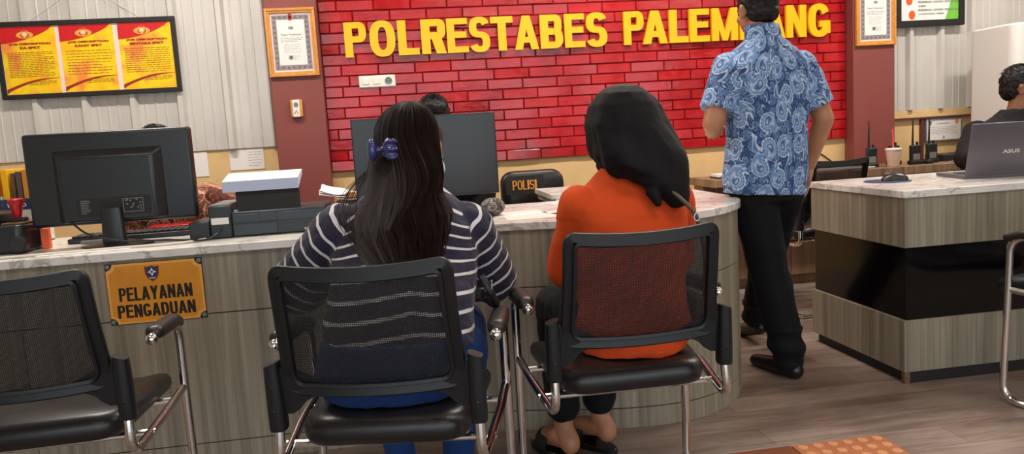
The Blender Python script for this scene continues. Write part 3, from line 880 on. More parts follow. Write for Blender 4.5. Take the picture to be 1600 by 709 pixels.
def certificate(label, x0, x1, z0, z1, y):
    t = thing('certificate_frame', label, 'picture frame', ((x0 + x1) / 2, y, (z0 + z1) / 2), 0, 'gilt certificate frames')
    m = MB(); rect_frame(m, x0, x1, z0, z1, .016, y - .022, y); rect_frame(m, x0 + .014, x1 - .014, z0 + .014, z1 - .014, .014, y - .017, y)
    m.build('frame', 'goldfr', t, True, bevel=.002)
    MB().bb(x0 + .02, x1 - .02, y - .008, y, z0 + .02, z1 - .02).build('mount', 'pinkpaper', t, True)
    m = MB(); rect_frame(m, x0 + .038, x1 - .038, z0 + .04, z1 - .04, .026, y - .0095, y - .008, 0)
    n = 7
    for k in range(n):
        cx = x0 + .052 + (x1 - x0 - .104) * k / (n - 1)
        for cz in (z0 + .053, z1 - .053): m.lathe([(.008, 0), (.006, .001)], (cx, y - .0095, cz), 8, Matrix.Rotation(PI / 2, 3, 'X'), 1)
    n = 11
    for k in range(1, n - 1):
        cz = z0 + .053 + (z1 - z0 - .106) * k / (n - 1)
        for cx in (x0 + .052, x1 - .052): m.lathe([(.008, 0), (.006, .001)], (cx, y - .0095, cz), 8, Matrix.Rotation(PI / 2, 3, 'X'), 1)
    m.build('ornament_border', ['border', 'grey_ink'], t, True, smooth=False)
    s = MB().bb(x0 + .066, x1 - .066, y - .0098, y - .0085, z0 + .068, z1 - .07).build('sheet', 'paper', t, True)
    m = MB(); cx = (x0 + x1) / 2; H = z1 - z0; yy = y - .0099
    text(m, 'Piagam Penghargaan', cx - .06, cx + .06, z1 - H * .405, z1 - H * .37, yy, .0005, .004, 0)
    m.prism([(cx + .016 * math.cos(k * PI / 6), z1 - H * .29 + .010 * math.sin(k * PI / 6)) for k in range(12)], yy - .0005, yy, 1, lambda a, b, c: V((a, c, b)))
    lines(m, cx - .065, cx + .065, z1 - H * .5, z1 - H * .425, 3, .003, yy - .0002, 1); lines(m, cx - .05, cx + .05, z1 - H * .66, z1 - H * .52, 5, .002, yy - .0002, 1)
    m.prism([(cx - .012 + .012 * math.cos(k * PI / 6), z1 - H * .72 + .012 * math.sin(k * PI / 6)) for k in range(12)], yy - .0005, yy, 0, lambda a, b, c: V((a, c, b)))
    lines(m, cx - .03, cx + .04, z1 - H * .76, z1 - H * .69, 4, .002, yy - .0003, 1)
    m.build('print', ['grey_ink', 'border'], s, True, smooth=False)
    m = MB(); m.bb(cx - .010, cx + .010, y - .0105, y - .0085, z1 - .072, z1 - .034); m.build('ribbon', 'redplastic', t, True)
certificate('gilt-framed certificate on the maroon pillar above the orange switch', -.714, -.422, 1.528, 1.930, 4.82)
certificate('gilt-framed certificate on the maroon pillar beside the green and white poster', 3.098, 3.388, 1.548, 1.945, 4.82)

def poster_right():
    t = thing('notice_board', 'black framed white and green notice high on the metal wall', 'picture frame', (3.68, 4.88, 1.85))
    x0, x1, z0, z1 = 3.428, 3.948, 1.665, 2.08
    m = MB(); rect_frame(m, x0, x1, z0, z1, .042, 4.86, 4.885); m.build('frame', 'ink', t, True, bevel=.002)
    p = MB().bb(x0 + .03, x1 - .03, 4.872, 4.884, z0 + .022, z1 - .03).build('notice_sheet', 'paper', t, True)
    y = 4.8718; F = lambda x, z, yy: V((x, yy, z)); m = MB()
    m.prism([(3.80, 1.692), (3.906, 1.692), (3.906, 2.05), (3.86, 2.05), (3.85, 1.86), (3.84, 1.80)], y - .0008, y, 0, F)
    for (cx, cz) in ((3.555, 1.745), (3.535, 1.84)):
        MB().prism([(cx + .024 * math.cos(k * PI / 10), cz + .03 * math.sin(k * PI / 10)) for k in range(20)], y - .0012, y, 0, F).build('round_mark', 'orange', p, True, smooth=False)
    text(m, 'PENERIMAAN  LAPORAN  KEHILANGAN', 3.60, 3.905, 1.822, 1.836, y - .001, .0006, .006, 2)
    text(m, '30 MENIT', 3.602, 3.66, 1.795, 1.808, y - .001, .0006, .006, 2)
    text(m, 'PENERIMAAN  LAPORAN  PENGADUAN', 3.60, 3.905, 1.768, 1.782, y - .001, .0006, .006, 2)
    text(m, '( LAPORAN POLISI )  30 MENIT', 3.602, 3.80, 1.741, 1.754, y - .001, .0006, .006, 2)
    m.build('print', ['green', 'orange', 'grey_ink'], p, True, smooth=False)
poster_right()

def low_certificate():
    t = thing('wall_plaque', 'small grey framed white certificate low on the cream wall', 'picture frame', (3.82, 4.9, .97))
    x0, x1, z0, z1 = 3.69, 3.975, .872, 1.034
    m = MB(); rect_frame(m, x0, x1, z0, z1, .010, 4.905, 4.93); m.build('frame', 'port', t, True, bevel=.002)
    p = MB().bb(x0 + .006, x1 - .006, 4.912, 4.928, z0 + .006, z1 - .006).build('sheet', 'paper', t, True)
    y = 4.9119; F = lambda x, z, yy: V((x, yy, z)); m = MB()
    sh = [(-.014, .014), (0, .018), (.014, .014), (.012, -.006), (0, -.02), (-.012, -.006)]
    m.prism([(3.725 + a, 1.0 + b) for a, b in sh], y - .001, y, 0, F); m.prism([(3.935 + a, 1.003 + b) for a, b in sh], y - .001, y, 1, F)
    text(m, 'J P MAKMUR', 3.775, 3.875, .988, 1.0, y, .0006, .006, 2)
    lines(m, 3.72, 3.94, .92, .975, 5, .002, y - .0003, 2); m.bb(3.828, 3.838, y - .001, y, .888, .908, 2)
    m.build('print', ['grey_ink', 'goldfr', 'grey_ink'], p, True, smooth=False)
low_certificate()

def wall_bits():
    t = thing('wall_socket', 'white triple switch and socket plate on the red brick', 'socket', (-.09, 4.9, 1.48))
    x0, x1, z0, z1 = -.197, .028, 1.444, 1.518
    MB().bb(x0, x1, 4.888, 4.902, z0, z1).build('plate', 'white', t, True, bevel=.012, seg=4)
    for cx in (-.155, -.088): MB().bb(cx - .022, cx + .022, 4.884, 4.889, 1.463, 1.499).build('rocker', 'white', t, True, bevel=.002)
    m = MB(); m.lathe([(.022, 0), (.022, .004), (.019, .004), (.017, .001)], (-.015, 4.888, 1.482), 20, Matrix.Rotation(PI / 2, 3, 'X')); 
    s = m.build('socket_ring', 'port', t, True)
    m = MB(); m.ell((-.023, 4.886, 1.482), (.003, .002, .003), None, 8, 6); m.ell((-.007, 4.886, 1.482), (.003, .002, .003), None, 8, 6); m.build('socket_hole', 'ink', s, True)
    t = thing('fan_control', 'small white wall switch with orange sides on the maroon pillar', 'switch', (-.575, 4.82, 1.33))
    MB().bb(-.611, -.540, 4.795, 4.82, 1.284, 1.389).build('body', 'goldfr', t, True, bevel=.006)
    MB().bb(-.598, -.556, 4.789, 4.797, 1.285, 1.388).build('face', 'white', t, True, bevel=.003)
    m = MB(); m.lathe([(.013, 0), (.012, .006)], (-.577, 4.789, 1.36), 16, Matrix.Rotation(PI / 2, 3, 'X')); m.build('knob', 'port', t, True)
    m = MB(); m.tube([(-.588, 4.788, 1.305), (-.577, 4.788, 1.325), (-.566, 4.788, 1.305)], .002, 6); m.build('pointer_mark', 'grey_ink', t, True)
    t = tag(MB().bb(-1.02, -.815, 4.9255, 4.93, .985, 1.113).build('wall_notice', 'paper'), 'white printed sheet taped below the metal wall beside the pillar', 'paper')
    m = MB(); lines(m, -.91, -.83, 1.0, 1.10, 6, .002, 4.925, 0); m.build('print', 'grey_ink', t, smooth=False)
    tag(MB().bb(-1.27, -1.15, 4.9255, 4.93, .96, 1.108).build('wall_notice', 'paper'), 'plain white sheet on the cream wall above the batik shirt', 'paper')
    # cable clipped to the cream wall
    tag(MB().tube(spline([(2.62, 4.925, .9), (2.86, 4.925, .86), (3.05, 4.925, .73)], 6), .004, 6).build('wall_cable', 'cable_b'), 'thin dark cable slanting down the cream wall behind the man', 'cable')
    tag(MB().bb(3.655, 3.676, 4.908, 4.93, 0, 1.036).build('cable_duct', 'trimdark'), 'dark vertical cable duct beside the small framed certificate', 'cable duct')
wall_bits()

# ------------------------------------------------------------------ things on the counter
ZT = .785
def monitor_left():
    t = thing('computer_monitor', 'black computer monitor seen from behind on the counter above the gold sign', 'monitor', (-1.04, 2.95, ZT), 0)
    y = 2.985
    x0, x1, z0, z1 = -1.330, -.752, .866, 1.205
    MB().bb(x0, x1, y, y + .045, z0, z1).build('casing', 'mon', t, True, bevel=.012, seg=3)
    m = MB(); 
    a = [(x0 + .095, y + .002, z0 + .012), (x1 - .10, y + .002, z0 + .012), (x1 - .10, y + .002, z1 - .062), (x0 + .095, y + .002, z1 - .062)]
    b = [(x0 + .125, y - .028, z0 + .012), (x1 - .135, y - .028, z0 + .012), (x1 - .135, y - .028, z1 - .092), (x0 + .125, y - .028, z1 - .092)]
    m.add([V(p) for p in a + b], [(3, 2, 1, 0), (4, 5, 6, 7)] + [(i, (i + 1) % 4, 4 + (i + 1) % 4, 4 + i) for i in range(4)])
    h = m.build('rear_hump', 'mon', t, True, bevel=.008, seg=3)
    m = MB(); m.bb(-1.16, -.905, y - .0285, y - .027, z0 + .030, z0 + .098); m.build('port_recess', 'ink', h, True)
    m = MB(); lines(m, -1.145, -1.06, z0 + .04, z0 + .092, 8, .0025, y - .029, 0, 3); 
    m.build('rating_label', 'port', h, True, smooth=False)
    m = MB(); rect_frame(m, -1.0, -.93, z0 + .040, z0 + .090, .002, y - .031, y - .0285)
    for k in range(12): m.ell((-.992 + random.random() * .055, y - .030, z0 + .046 + random.random() * .04), (.004, .002, .003), None, 8, 6)
    m.build('port_panel', 'port', h, True)
    MB().bb(x0 + .012, x1 - .012, y + .045, y + .047, z0 + .02, z1 - .012).build('screen', 'screen', t, True)
    m = MB(); rs = []
    for (z, w, d, yy) in ((ZT + .012, .042, .020, 2.950), (.83, .040, .019, 2.950), (.88, .037, .017, 2.950), (.925, .034, .015, 2.952)):
        rs.append([V((-1.04 + w * math.copysign(abs(math.cos(k * PI / 10)) ** .6, math.cos(k * PI / 10)), yy + d * math.copysign(abs(math.sin(k * PI / 10)) ** .6, math.sin(k * PI / 10)), z)) for k in range(20)])
    m.rings(rs); m.build('stand_neck', 'mon', t, True)
    m = MB(); rs = []
    for (z, k) in ((ZT + .001, 1), (ZT + .007, 1), (ZT + .016, .55), (ZT + .019, .3)):
        rs.append([V((-1.035 + .125 * k * math.cos(j * PI / 16), 2.96 + .085 * k * math.sin(j * PI / 16), z)) for j in range(32)])
    m.rings(rs); m.build('stand_base', 'mon', t, True)
monitor_left()

def monitor_right():
    t = thing('computer_monitor', 'large flat black display on the counter behind the striped sweater', 'monitor', (.11, 3.14, ZT), 0)
    x0, x1, z0, z1 = -.172, .405, .868, 1.198
    MB().bb(x0, x1, 3.10, 3.125, z0, z1).build('casing', 'mon', t, True, bevel=.003)
    MB().bb(x0 + .008, x1 - .008, 3.0985, 3.1, z0 + .012, z1 - .008).build('back_cover', 'screen', t, True)
    MB().bb(.08, .15, 3.122, 3.15, .80, 1.0).build('stand_neck', 'mon', t, True, bevel=.005)
    MB().lathe([(.12, 0), (.12, .008), (.05, .016)], (.115, 3.15, ZT + .001), 28).build('stand_base', 'mon', t, True)
monitor_right()

def printer():
    t = thing('printer', 'black inkjet printer with its paper tray raised, seen from behind', 'printer', (-.5, 3.08, ZT))
    MB().bb(-.625, -.285, 2.93, 3.23, ZT, .878).build('body', 'slate', t, True, bevel=.006)
    m = MB(); m.bb(-.70, -.622, 2.918, 3.22, ZT, .905); m.build('ink_tank_cover', 'slate', t, True, bevel=.006)
    MB().bb(-.768, -.698, 2.90, 3.12, ZT, .852).build('side_tank', 'slate', t, True, bevel=.005)
    m = MB(); m.bb(-.692, -.630, 2.9165, 2.918, .838, .862); m.build('label_sticker', 'paper', t, True)
    m = MB(); m.bb(-.618, -.50, 2.927, 2.93, .838, .868); m.bb(-.47, -.29, 2.927, 2.93, .838, .868); m.bb(-.618, -.46, 2.927, 2.93, .79, .832); m.bb(-.52, -.46, 2.924, 2.93, .84, .876)
    m.build('rear_panel', 'slate2', t, True, bevel=.002)
    MB().bb(-.700, -.625, 2.93, 3.2, .905, .909).build('lid_edge', 'port', t, True)
    R = Matrix.Rotation(math.radians(-12), 3, 'X')
    MB().box((-.495, 3.0, .93), (.235, .012, .13), R).build('paper_tray', 'plinth', t, True, bevel=.003)
    MB().bb(-.617, -.605, 2.955, 2.99, .86, .884).build('tray_latch', 'bluepaper', t, True)
    p = thing('paper_stack', 'thick stack of white paper standing in the printer tray', 'paper', (-.51, 3.05, .95))
    n = 9
    for k in range(n):
        a = k / n; b = (k + .92) / n
        y0, z0 = 2.978 + 0 * a, .948 + .040 * a
    m = MB(); F = lambda x, y, z: V((x, y, z))
    def sh(u0, u1):
        vs = []
        for x, xo in ((-.655, 0), (-.378, 0)):
            vs += [V((x, 2.985 - .006 * (1 - u0), .950 + .040 * u0)), V((x, 2.985 - .006 * (1 - u1), .950 + .040 * u1)), V((x + .004, 3.10, 1.015 + .012 * u1 - .010)), V((x + .004, 3.10, 1.010 + .012 * u0 - .010))]
        return vs
    for k in range(8):
        u0, u1 = k / 8, (k + .9) / 8
        m.add(sh(u0, u1), [(0, 1, 2, 3), (7, 6, 5, 4), (0, 4, 5, 1), (1, 5, 6, 2), (2, 6, 7, 3), (3, 7, 4, 0)], 1)
    vs = sh(.97, 1.0); m.add(vs, [(0, 1, 2, 3), (7, 6, 5, 4), (0, 4, 5, 1), (1, 5, 6, 2), (2, 6, 7, 3), (3, 7, 4, 0)], 0)
    m.build('sheets', ['paper', 'bluepaper'], p, True, smooth=False)
printer()

def counter_bits():
    # black card printer with a red stamp on it
    t = thing('card_printer', 'rounded black desktop card printer with a grey lid at the counter end', 'printer', (-1.43, 3.02, ZT))
    m = MB(); m.prism([(-1.60, 2.93), (-1.355, 2.93), (-1.338, 2.95), (-1.338, 3.15), (-1.60, 3.15)], ZT, .888); m.build('body', 'mon', t, True, bevel=.012, seg=3)
    MB().bb(-1.42, -1.344, 2.955, 3.14, .888, .895).build('lid', 'chip', t, True, bevel=.003)
    MB().bb(-1.60, -1.425, 2.96, 3.12, .888, .935).build('ribbon_housing', 'mon', t, True, bevel=.015, seg=3)
    m = MB(); m.lathe([(.030, 0), (.030, .02), (.024, .026)], (-1.352, 2.932, .820), 18, Matrix.Rotation(PI / 2, 3, 'X')); m.build('outlet', 'blk', t, True)
    s = thing('rubber_stamp', 'red-handled rubber stamp standing on the card printer', 'stamp', (-1.385, 3.02, .896))
    MB().bb(-1.412, -1.356, 2.995, 3.03, .8955, .910).build('stamp_base', 'blk', s, True, bevel=.003)
    MB().lathe([(.012, .910), (.015, .92), (.022, .955), (.026, .962), (.026, .976), (.020, .980)], (-1.385, 3.012, 0), 20).build('handle', 'redplastic', s, True)
    # two magazine files
    for k, (x, lab) in enumerate(((-1.60, 'white magazine file with yellow folders, nearer the counter end'), (-1.487, 'white magazine file with orange folders, next to the black monitor'))):
        f = thing('magazine_file', lab, 'magazine file', (x, 3.33, ZT), 0, 'magazine files on the counter')
        m = MB(); m.bb(x - .054, x + .054, 3.24, 3.244, ZT + .0005, .965); m.bb(x - .054, x + .054, 3.40, 3.404, ZT + .0005, 1.02); m.bb(x - .054, x - .051, 3.24, 3.40, ZT + .0005, .98); m.bb(x + .051, x + .054, 3.24, 3.40, ZT + .0005, .98); m.bb(x - .054, x + .054, 3.24, 3.40, ZT + .0005, ZT + .004)
        m.build('box', 'white', f, True)
        MB().bb(x - .0545, x + .0545, 3.2385, 3.24, .925, .968).build('blue_band', 'navy', f, True)
        m = MB(); text(m, 'folio', x - .035, x + .035, .936, .958, 3.2384, .0006, .01); m.build('lettering', 'paper', f, True, smooth=False)
        for j, (dx, wd, col, h) in enumerate(((-.038, .024, 'yellow', 1.085), (-.010, .014, 'chip', 1.07), (.012, .020, 'navy' if k == 0 else 'strap', 1.075), (.036, .022, 'gold', 1.08))):
            lb = {0: ('yellow', 'brown', 'navy', 'orange'), 1: ('yellow', 'brown', 'taupe', 'orange')}[k][j]
            g = tag(MB().bb(x + dx - wd / 2, x + dx + wd / 2, 3.252, 3.392, ZT + .005, h).build('document_folder', col, bevel=.002), '%s document folder standing in the magazine file %s' % (lb, 'nearer the counter end' if k == 0 else 'next to the monitor'), 'folder', 'folders in the magazine files')
    tag(MB().box((-1.315, 3.05, .823), (.026, .05, .074), Matrix.Rotation(.25, 3, 'Z')).build('card_box', 'orange', bevel=.001), 'small upright orange carton between the card printer and the monitor', 'box')
    # keyboard
    t = thing('keyboard', 'black keyboard lying behind the monitor stand', 'keyboard', (-1.05, 3.2, ZT), .05)
    m = MB(); m.bb(-.225, .225, -.075, .075, .001, .020); m.build('case', 'mon', t, bevel=.004)
    m = MB()
    for r in range(5):
        for c in range(17): m.bb(-.212 + c * .025, -.212 + c * .025 + .02, -.062 + r * .025, -.062 + r * .025 + .02, .020, .028)
    m.build('keys', 'blk', t, bevel=.002)
    tag(MB().box((-.92, 3.36, .80), (.24, .12, .028), Matrix.Rotation(.1, 3, 'Z')).build('document_folder', 'redplastic', bevel=.003), 'red folder lying behind the keyboard', 'folder')
    tag(MB().box((-1.14, 3.09, .793), (.14, .02, .012), Matrix.Rotation(.06, 3, 'Z')).build('ruler', 'port', bevel=.001), 'grey bar lying in front of the keyboard left of the monitor stand', 'ruler')
    tag(MB().box((-1.1, 2.86, .7862), (.30, .14, .0014), Matrix.Rotation(.08, 3, 'Z')).build('paper_sheet', 'paper'), 'white sheet lying under the front of the monitor stand', 'paper')
    # cables
    tag(MB().tube(spline([(-1.75, 2.80, .790), (-1.40, 2.79, .790), (-1.2, 2.81, .790), (-1.0, 2.83, .790), (-.82, 2.83, .790), (-.74, 2.87, .790), (-.71, 2.89, .792)], 8), .0045, 8).build('power_cable', 'cable_w'), 'white cable running along the counter edge to the printer', 'cable')
    tag(MB().tube(spline([(-1.19, 2.962, .885), (-1.1, 2.88, .84), (-.98, 2.86, .81), (-.84, 2.88, .80), (-.72, 2.86, .792), (-.68, 2.87, .80), (-.66, 2.915, .82)], 8), .0035, 8).build('monitor_cable', 'cable_b'), 'black cable hanging from the monitor across the counter to the printer', 'cable')
    tag(MB().tube(spline([(-.36, 2.925, .80), (-.30, 2.86, .79), (-.25, 2.88, .80), (-.18, 2.98, .83), (-.10, 3.1, .80)], 8), .0045, 8).build('power_cable', 'cable_w'), 'pale cable looping up beside the striped sleeve', 'cable')
    # paper pile right of the printer
    tag(MB().bb(-.27, -.12, 3.24, 3.40, ZT, .865).build('document_box', 'mon', bevel=.004), 'black box beside the printer carrying loose papers', 'box')
    p = thing('loose_papers', 'rumpled white papers with an orange tab lying on the black box', 'paper', (-.22, 3.3, .866))
    m = MB(); nn = 12
    for L in range(3):
        vs = [V((-.33 + .25 * i / nn, 3.22 + .19 * j / nn + .01 * L, .868 + .008 * L + .055 * (1 - i / nn) ** 2 * (.6 + .4 * j / nn) + .004 * math.sin(i * .9 + j * .7 + L))) for j in range(nn + 1) for i in range(nn + 1)]
        m.add(vs, [(j * (nn + 1) + i, j * (nn + 1) + i + 1, (j + 1) * (nn + 1) + i + 1, (j + 1) * (nn + 1) + i) for j in range(nn) for i in range(nn)])
    o = m.build('sheets', 'paper', p, True)
    sd = o.modifiers.new('solid', 'SOLIDIFY'); sd.thickness = .001
    MB().box((-.20, 3.222, .894), (.04, .012, .02)).build('orange_tab', 'gold', p, True)
    # papers before the women
    for (x, y, w, d, r, mt, lab) in ((.46, 3.0, .21, .16, .05, 'paper', 'white sheet lying on the counter in front of the black seat'), (.50, 2.84, .22, .14, .02, 'pinkpaper', 'pale sheet lying near the counter edge left of the orange sleeve'), (.63, 2.92, .12, .16, .3, 'pinkpaper', 'pale sheet half hidden behind the orange sleeve')):
        q = tag(MB().box((x, y, ZT + .0012), (w, d, .0016), Matrix.Rotation(r, 3, 'Z')).build('paper_sheet', mt), lab, 'paper', 'papers on the counter')
    m = MB(); m.ell((.36, 2.99, .822), (.05, .06, .036), None, 20, 12)
    m2 = blob(m, .006, 1); bone_uv([((.36, 2.99, .79), (.36, 2.99, .86), .05, (0, -1, 0), 0)])(m2); m2.materials.clear()
    o = link('fabric_pouch', m2, 'bwbatik', None, angle=80); tag(o, 'black and white patterned pouch at the foot of the large display', 'pouch')
    # things on the laptop desk
    tag(MB().lathe([(.098, 0), (.1, .0015), (.098, .003)], (2.185, 3.16, .7872), 40).build('mouse_pad', 'navy'), 'round navy mouse pad on the laptop desk', 'mouse pad')
    t = thing('computer_mouse', 'black computer mouse lying on the round navy pad', 'mouse', (2.215, 3.15, .7905), math.radians(60))
    m = MB(); rs = []
    for (y, w, h) in ((-.055, .012, .010), (-.05, .022, .018), (-.03, .031, .030), (0, .033, .036), (.03, .030, .028), (.048, .024, .018), (.055, .014, .010)):
        rs.append([V((w * math.cos(k * PI / 8), y, max(0, h * math.sin(k * PI / 8)) + .0005)) for k in range(16)])
    m.rings(rs); m.build('shell', 'mon', t)
    MB().bb(-.003, .003, .02, .04, .028, .035).build('scroll_wheel', 'port', t, bevel=.002)
    t = thing('laptop', 'grey open laptop with a red and white sticker on its lid', 'laptop', (2.44, 3.0, .787), math.radians(-11))
    MB().bb(0, .36, 0, .24, .001, .016).build('base', 'laptop', t, bevel=.003)
    m = MB()
    for r in range(5):
        for c in range(14): m.bb(.03 + c * .0215, .03 + c * .0215 + .018, .05 + r * .02, .05 + r * .02 + .016, .016, .018)
    m.build('keys', 'blk', t)
    R = Matrix.Rotation(math.radians(14), 3, 'X')
    lid = MB().box(R @ V((.18, 0, .116)) + V((0, -.004, .012)), (.36, .007, .235), R).build('lid', 'laptop', t, bevel=.003)
    Fl = lambda a, b, c: R @ V((a, b, c)) + V((0, -.004, .012))
    m = MB(); text(m, 'ASUS', .145, .215, .098, .114, -.0036, .0008, .01, None, Fl); m.build('logo', 'white', lid, smooth=False)
    m = MB(); m.add([Fl(.268, -.0040, .10), Fl(.325, -.0040, .10), Fl(.335, -.0040, .185), Fl(.285, -.0040, .185)], [(0, 1, 2, 3)], 0)
    m.add([Fl(.272, -.0044, .148), Fl(.330, -.0044, .148), Fl(.335, -.0044, .183), Fl(.286, -.0044, .183)], [(0, 1, 2, 3)], 1); m.add([Fl(.296, -.0044, .108), Fl(.322, -.0044, .108), Fl(.318, -.0044, .135), Fl(.300, -.0044, .135)], [(0, 1, 2, 3)], 2)
    m.build('sticker', ['paper', 'red', 'ink'], lid, smooth=False)
    m = MB(); m.add([Fl(.01, .0038, .012), Fl(.35, .0038, .012), Fl(.35, .0038, .222), Fl(.01, .0038, .222)], [(0, 1, 2, 3)]); m.build('screen', 'screen', lid)
counter_bits()

# radios, cup and papers on the wall counter
def radio(label, x, y, z, ant):
    t = thing('handheld_radio', label, 'radio', (x, y, z), random.uniform(-.2, .2), 'handheld radios on the wall counter')
    m = MB(); m.bb(-.031, .031, -.02, .02, .001, .125); m.build('body', 'blk', t, bevel=.005)
    if ant:
        m = MB(); m.tube([(-.016, 0, .12), (-.016, 0, .16), (-.014, 0, .30)], [.0075, .0065, .0035], 10); m.build('antenna', 'blk', t)
    m = MB(); m.lathe([(.008, .124), (.008, .145), (.006, .147)], (.012, 0, 0), 12); m.build('knob', 'blk', t)
    m = MB(); m.bb(-.022, .022, -.0215, -.02, .03, .07); m.build('speaker_grille', 'grey_ink', t)
    m = MB(); m.bb(-.038, .038, -.03, .03, 0, .025); m.build('charging_cradle', 'blk', t, bevel=.004)
def wall_counter_bits():
    z = .7485
    radio('black handheld radio with a long antenna standing before the maroon pillar', 3.04, 4.56, z, True)
    radio('short black handheld radio hidden behind the drink cup', 3.27, 4.66, z, False)
    radio('black handheld radio with a long antenna just beside the drink cup', 3.345, 4.55, z, True)
    radio('black handheld radio below the small framed certificate', 3.50, 4.60, z, True)
    t = thing('drink_cup', 'plastic cup of milky drink with a pink straw on the wall counter', 'cup', (3.155, 4.50, z))
    MB().lathe([(.034, .001), (.035, .004), (.047, .108)], (0, 0, 0), 24).build('cup_body', 'cup', t)
    MB().lathe([(.050, .106), (.050, .114), (.040, .118)], (0, 0, 0), 24).build('lid', 'white', t)
    MB().tube([(0, 0, .10), (-.006, 0, .24)], .005, 10).build('straw', 'pinkstraw', t)
    tag(MB().bb(3.40, 3.44, 4.50, 4.56, z, z + .02).build('charger_plug', 'blk', bevel=.004), 'small black charger lying between the radios', 'charger')
    t = thing('key_bunch', 'dark keys on a ring lying before the radios', 'keys', (3.58, 4.52, z))
    m = MB(); m.tube([(.02 * math.cos(k * PI / 8), .02 * math.sin(k * PI / 8), .004) for k in range(16)], .002, 6, closed=True); m.build('ring', 'chrome', t)
    for k in range(3):
        m = MB(); m.box((.05, .012 * (k - 1), .004 + .002 * k), (.06, .008, .002), Matrix.Rotation(.3 * (k - 1), 3, 'Z')); m.lathe([(.011, .003 + .002 * k), (.011, .006 + .002 * k)], (.02, .004 * (k - 1), 0), 12); m.build('key', 'port', t)
    for k in range(3):
        tag(MB().box((2.08 + .004 * k, 4.58, z + .0045 + .008 * k), (.22, .16, .0078), Matrix.Rotation(.04 * k - .1, 3, 'Z')).build('notebook', ['blk', 'paper', 'paper'][k], bevel=.001), ['dark notebook at the bottom of the pile on the wall counter end', 'white booklet in the middle of the pile on the wall counter end', 'white booklet on top of the pile on the wall counter end'][k], 'notebook', 'pile on the wall counter end')
    for k in range(3):
        tag(MB().box((2.72 + .1 * k, 4.56, z + .005 + .004 * (k % 2)), (.22, .12, .006), Matrix.Rotation(.1 * (k - 1), 3, 'Z')).build('document_stack', 'paper', bevel=.001), ['papers on the wall counter seen through the empty chair, by the man', 'papers on the wall counter seen through the middle of the empty chair', 'papers on the wall counter beside the first radio'][k], 'paper', 'papers on the wall counter')
    tag(MB().bb(3.60, 3.86, 4.62, 4.80, z, z + .045).build('document_box', 'blk', bevel=.004), 'flat black box under the small framed certificate', 'box')
wall_counter_bits()

# standing air conditioner
def air_conditioner():
    t = thing('air_conditioner', 'tall white floor standing air conditioner in the back corner', 'air conditioner', (4.10, 4.45, 0))
    m = MB(); p = []
    x0, x1, y0, y1, r = 3.84, 4.36, 4.30, 4.70, .06
    for (cx, cy, a0) in ((x1 - r, y0 + r, 270), (x1 - r, y1 - r, 0), (x0 + r, y1 - r, 90), (x0 + r, y0 + r, 180)):
        for k in range(7): a = math.radians(a0 + 15 * k); p.append((cx + r * math.cos(a), cy + r * math.sin(a)))
    m.prism(p, 0.001, 1.60); m.build('cabinet', 'ac', t, True, bevel=.012, seg=3)
    MB().bb(3.945, 4.30, 4.288, 4.302, .35, 1.585).build('front_panel', 'ac', t, True, bevel=.004)
    for k in range(5): MB().bb(3.95, 4.29, 4.275, 4.292, 1.40 + .035 * k, 1.415 + .035 * k).build('louver', 'ac', t, True, bevel=.003)
    MB().bb(3.96, 4.28, 4.284, 4.289, 1.20, 1.37).build('display_panel', 'teal', t, True)
    m = MB(); lines(m, 3.98, 4.12, 1.30, 1.36, 3, .005, 4.2835); m.build('print', 'grey_ink', t, True, smooth=False)
air_conditioner()

# floor mats
def mats():
    t = thing('tactile_mat', 'orange rubber mat tile with round studs on the floor', 'mat', (1.39, 2.15, 0))
    MB().bb(1.235, 1.557, 1.975, 2.298, .0005, .006).build('tile', 'mat', t, True, bevel=.002)
    for i in range(6):
        for j in range(6):
            MB().lathe([(.018, .006), (.016, .0095), (.008, .0105)], (1.235 + .0268 + .0537 * i, 1.975 + .0268 + .0537 * j, 0), 18).build('stud', 'matdot', t, True)
    tag(MB().bb(.93, 1.232, 1.975, 2.302, .0005, .005).build('floor_mat', 'matbrown', bevel=.002), 'smooth dark brown mat tile beside the studded orange tile', 'mat')
mats()

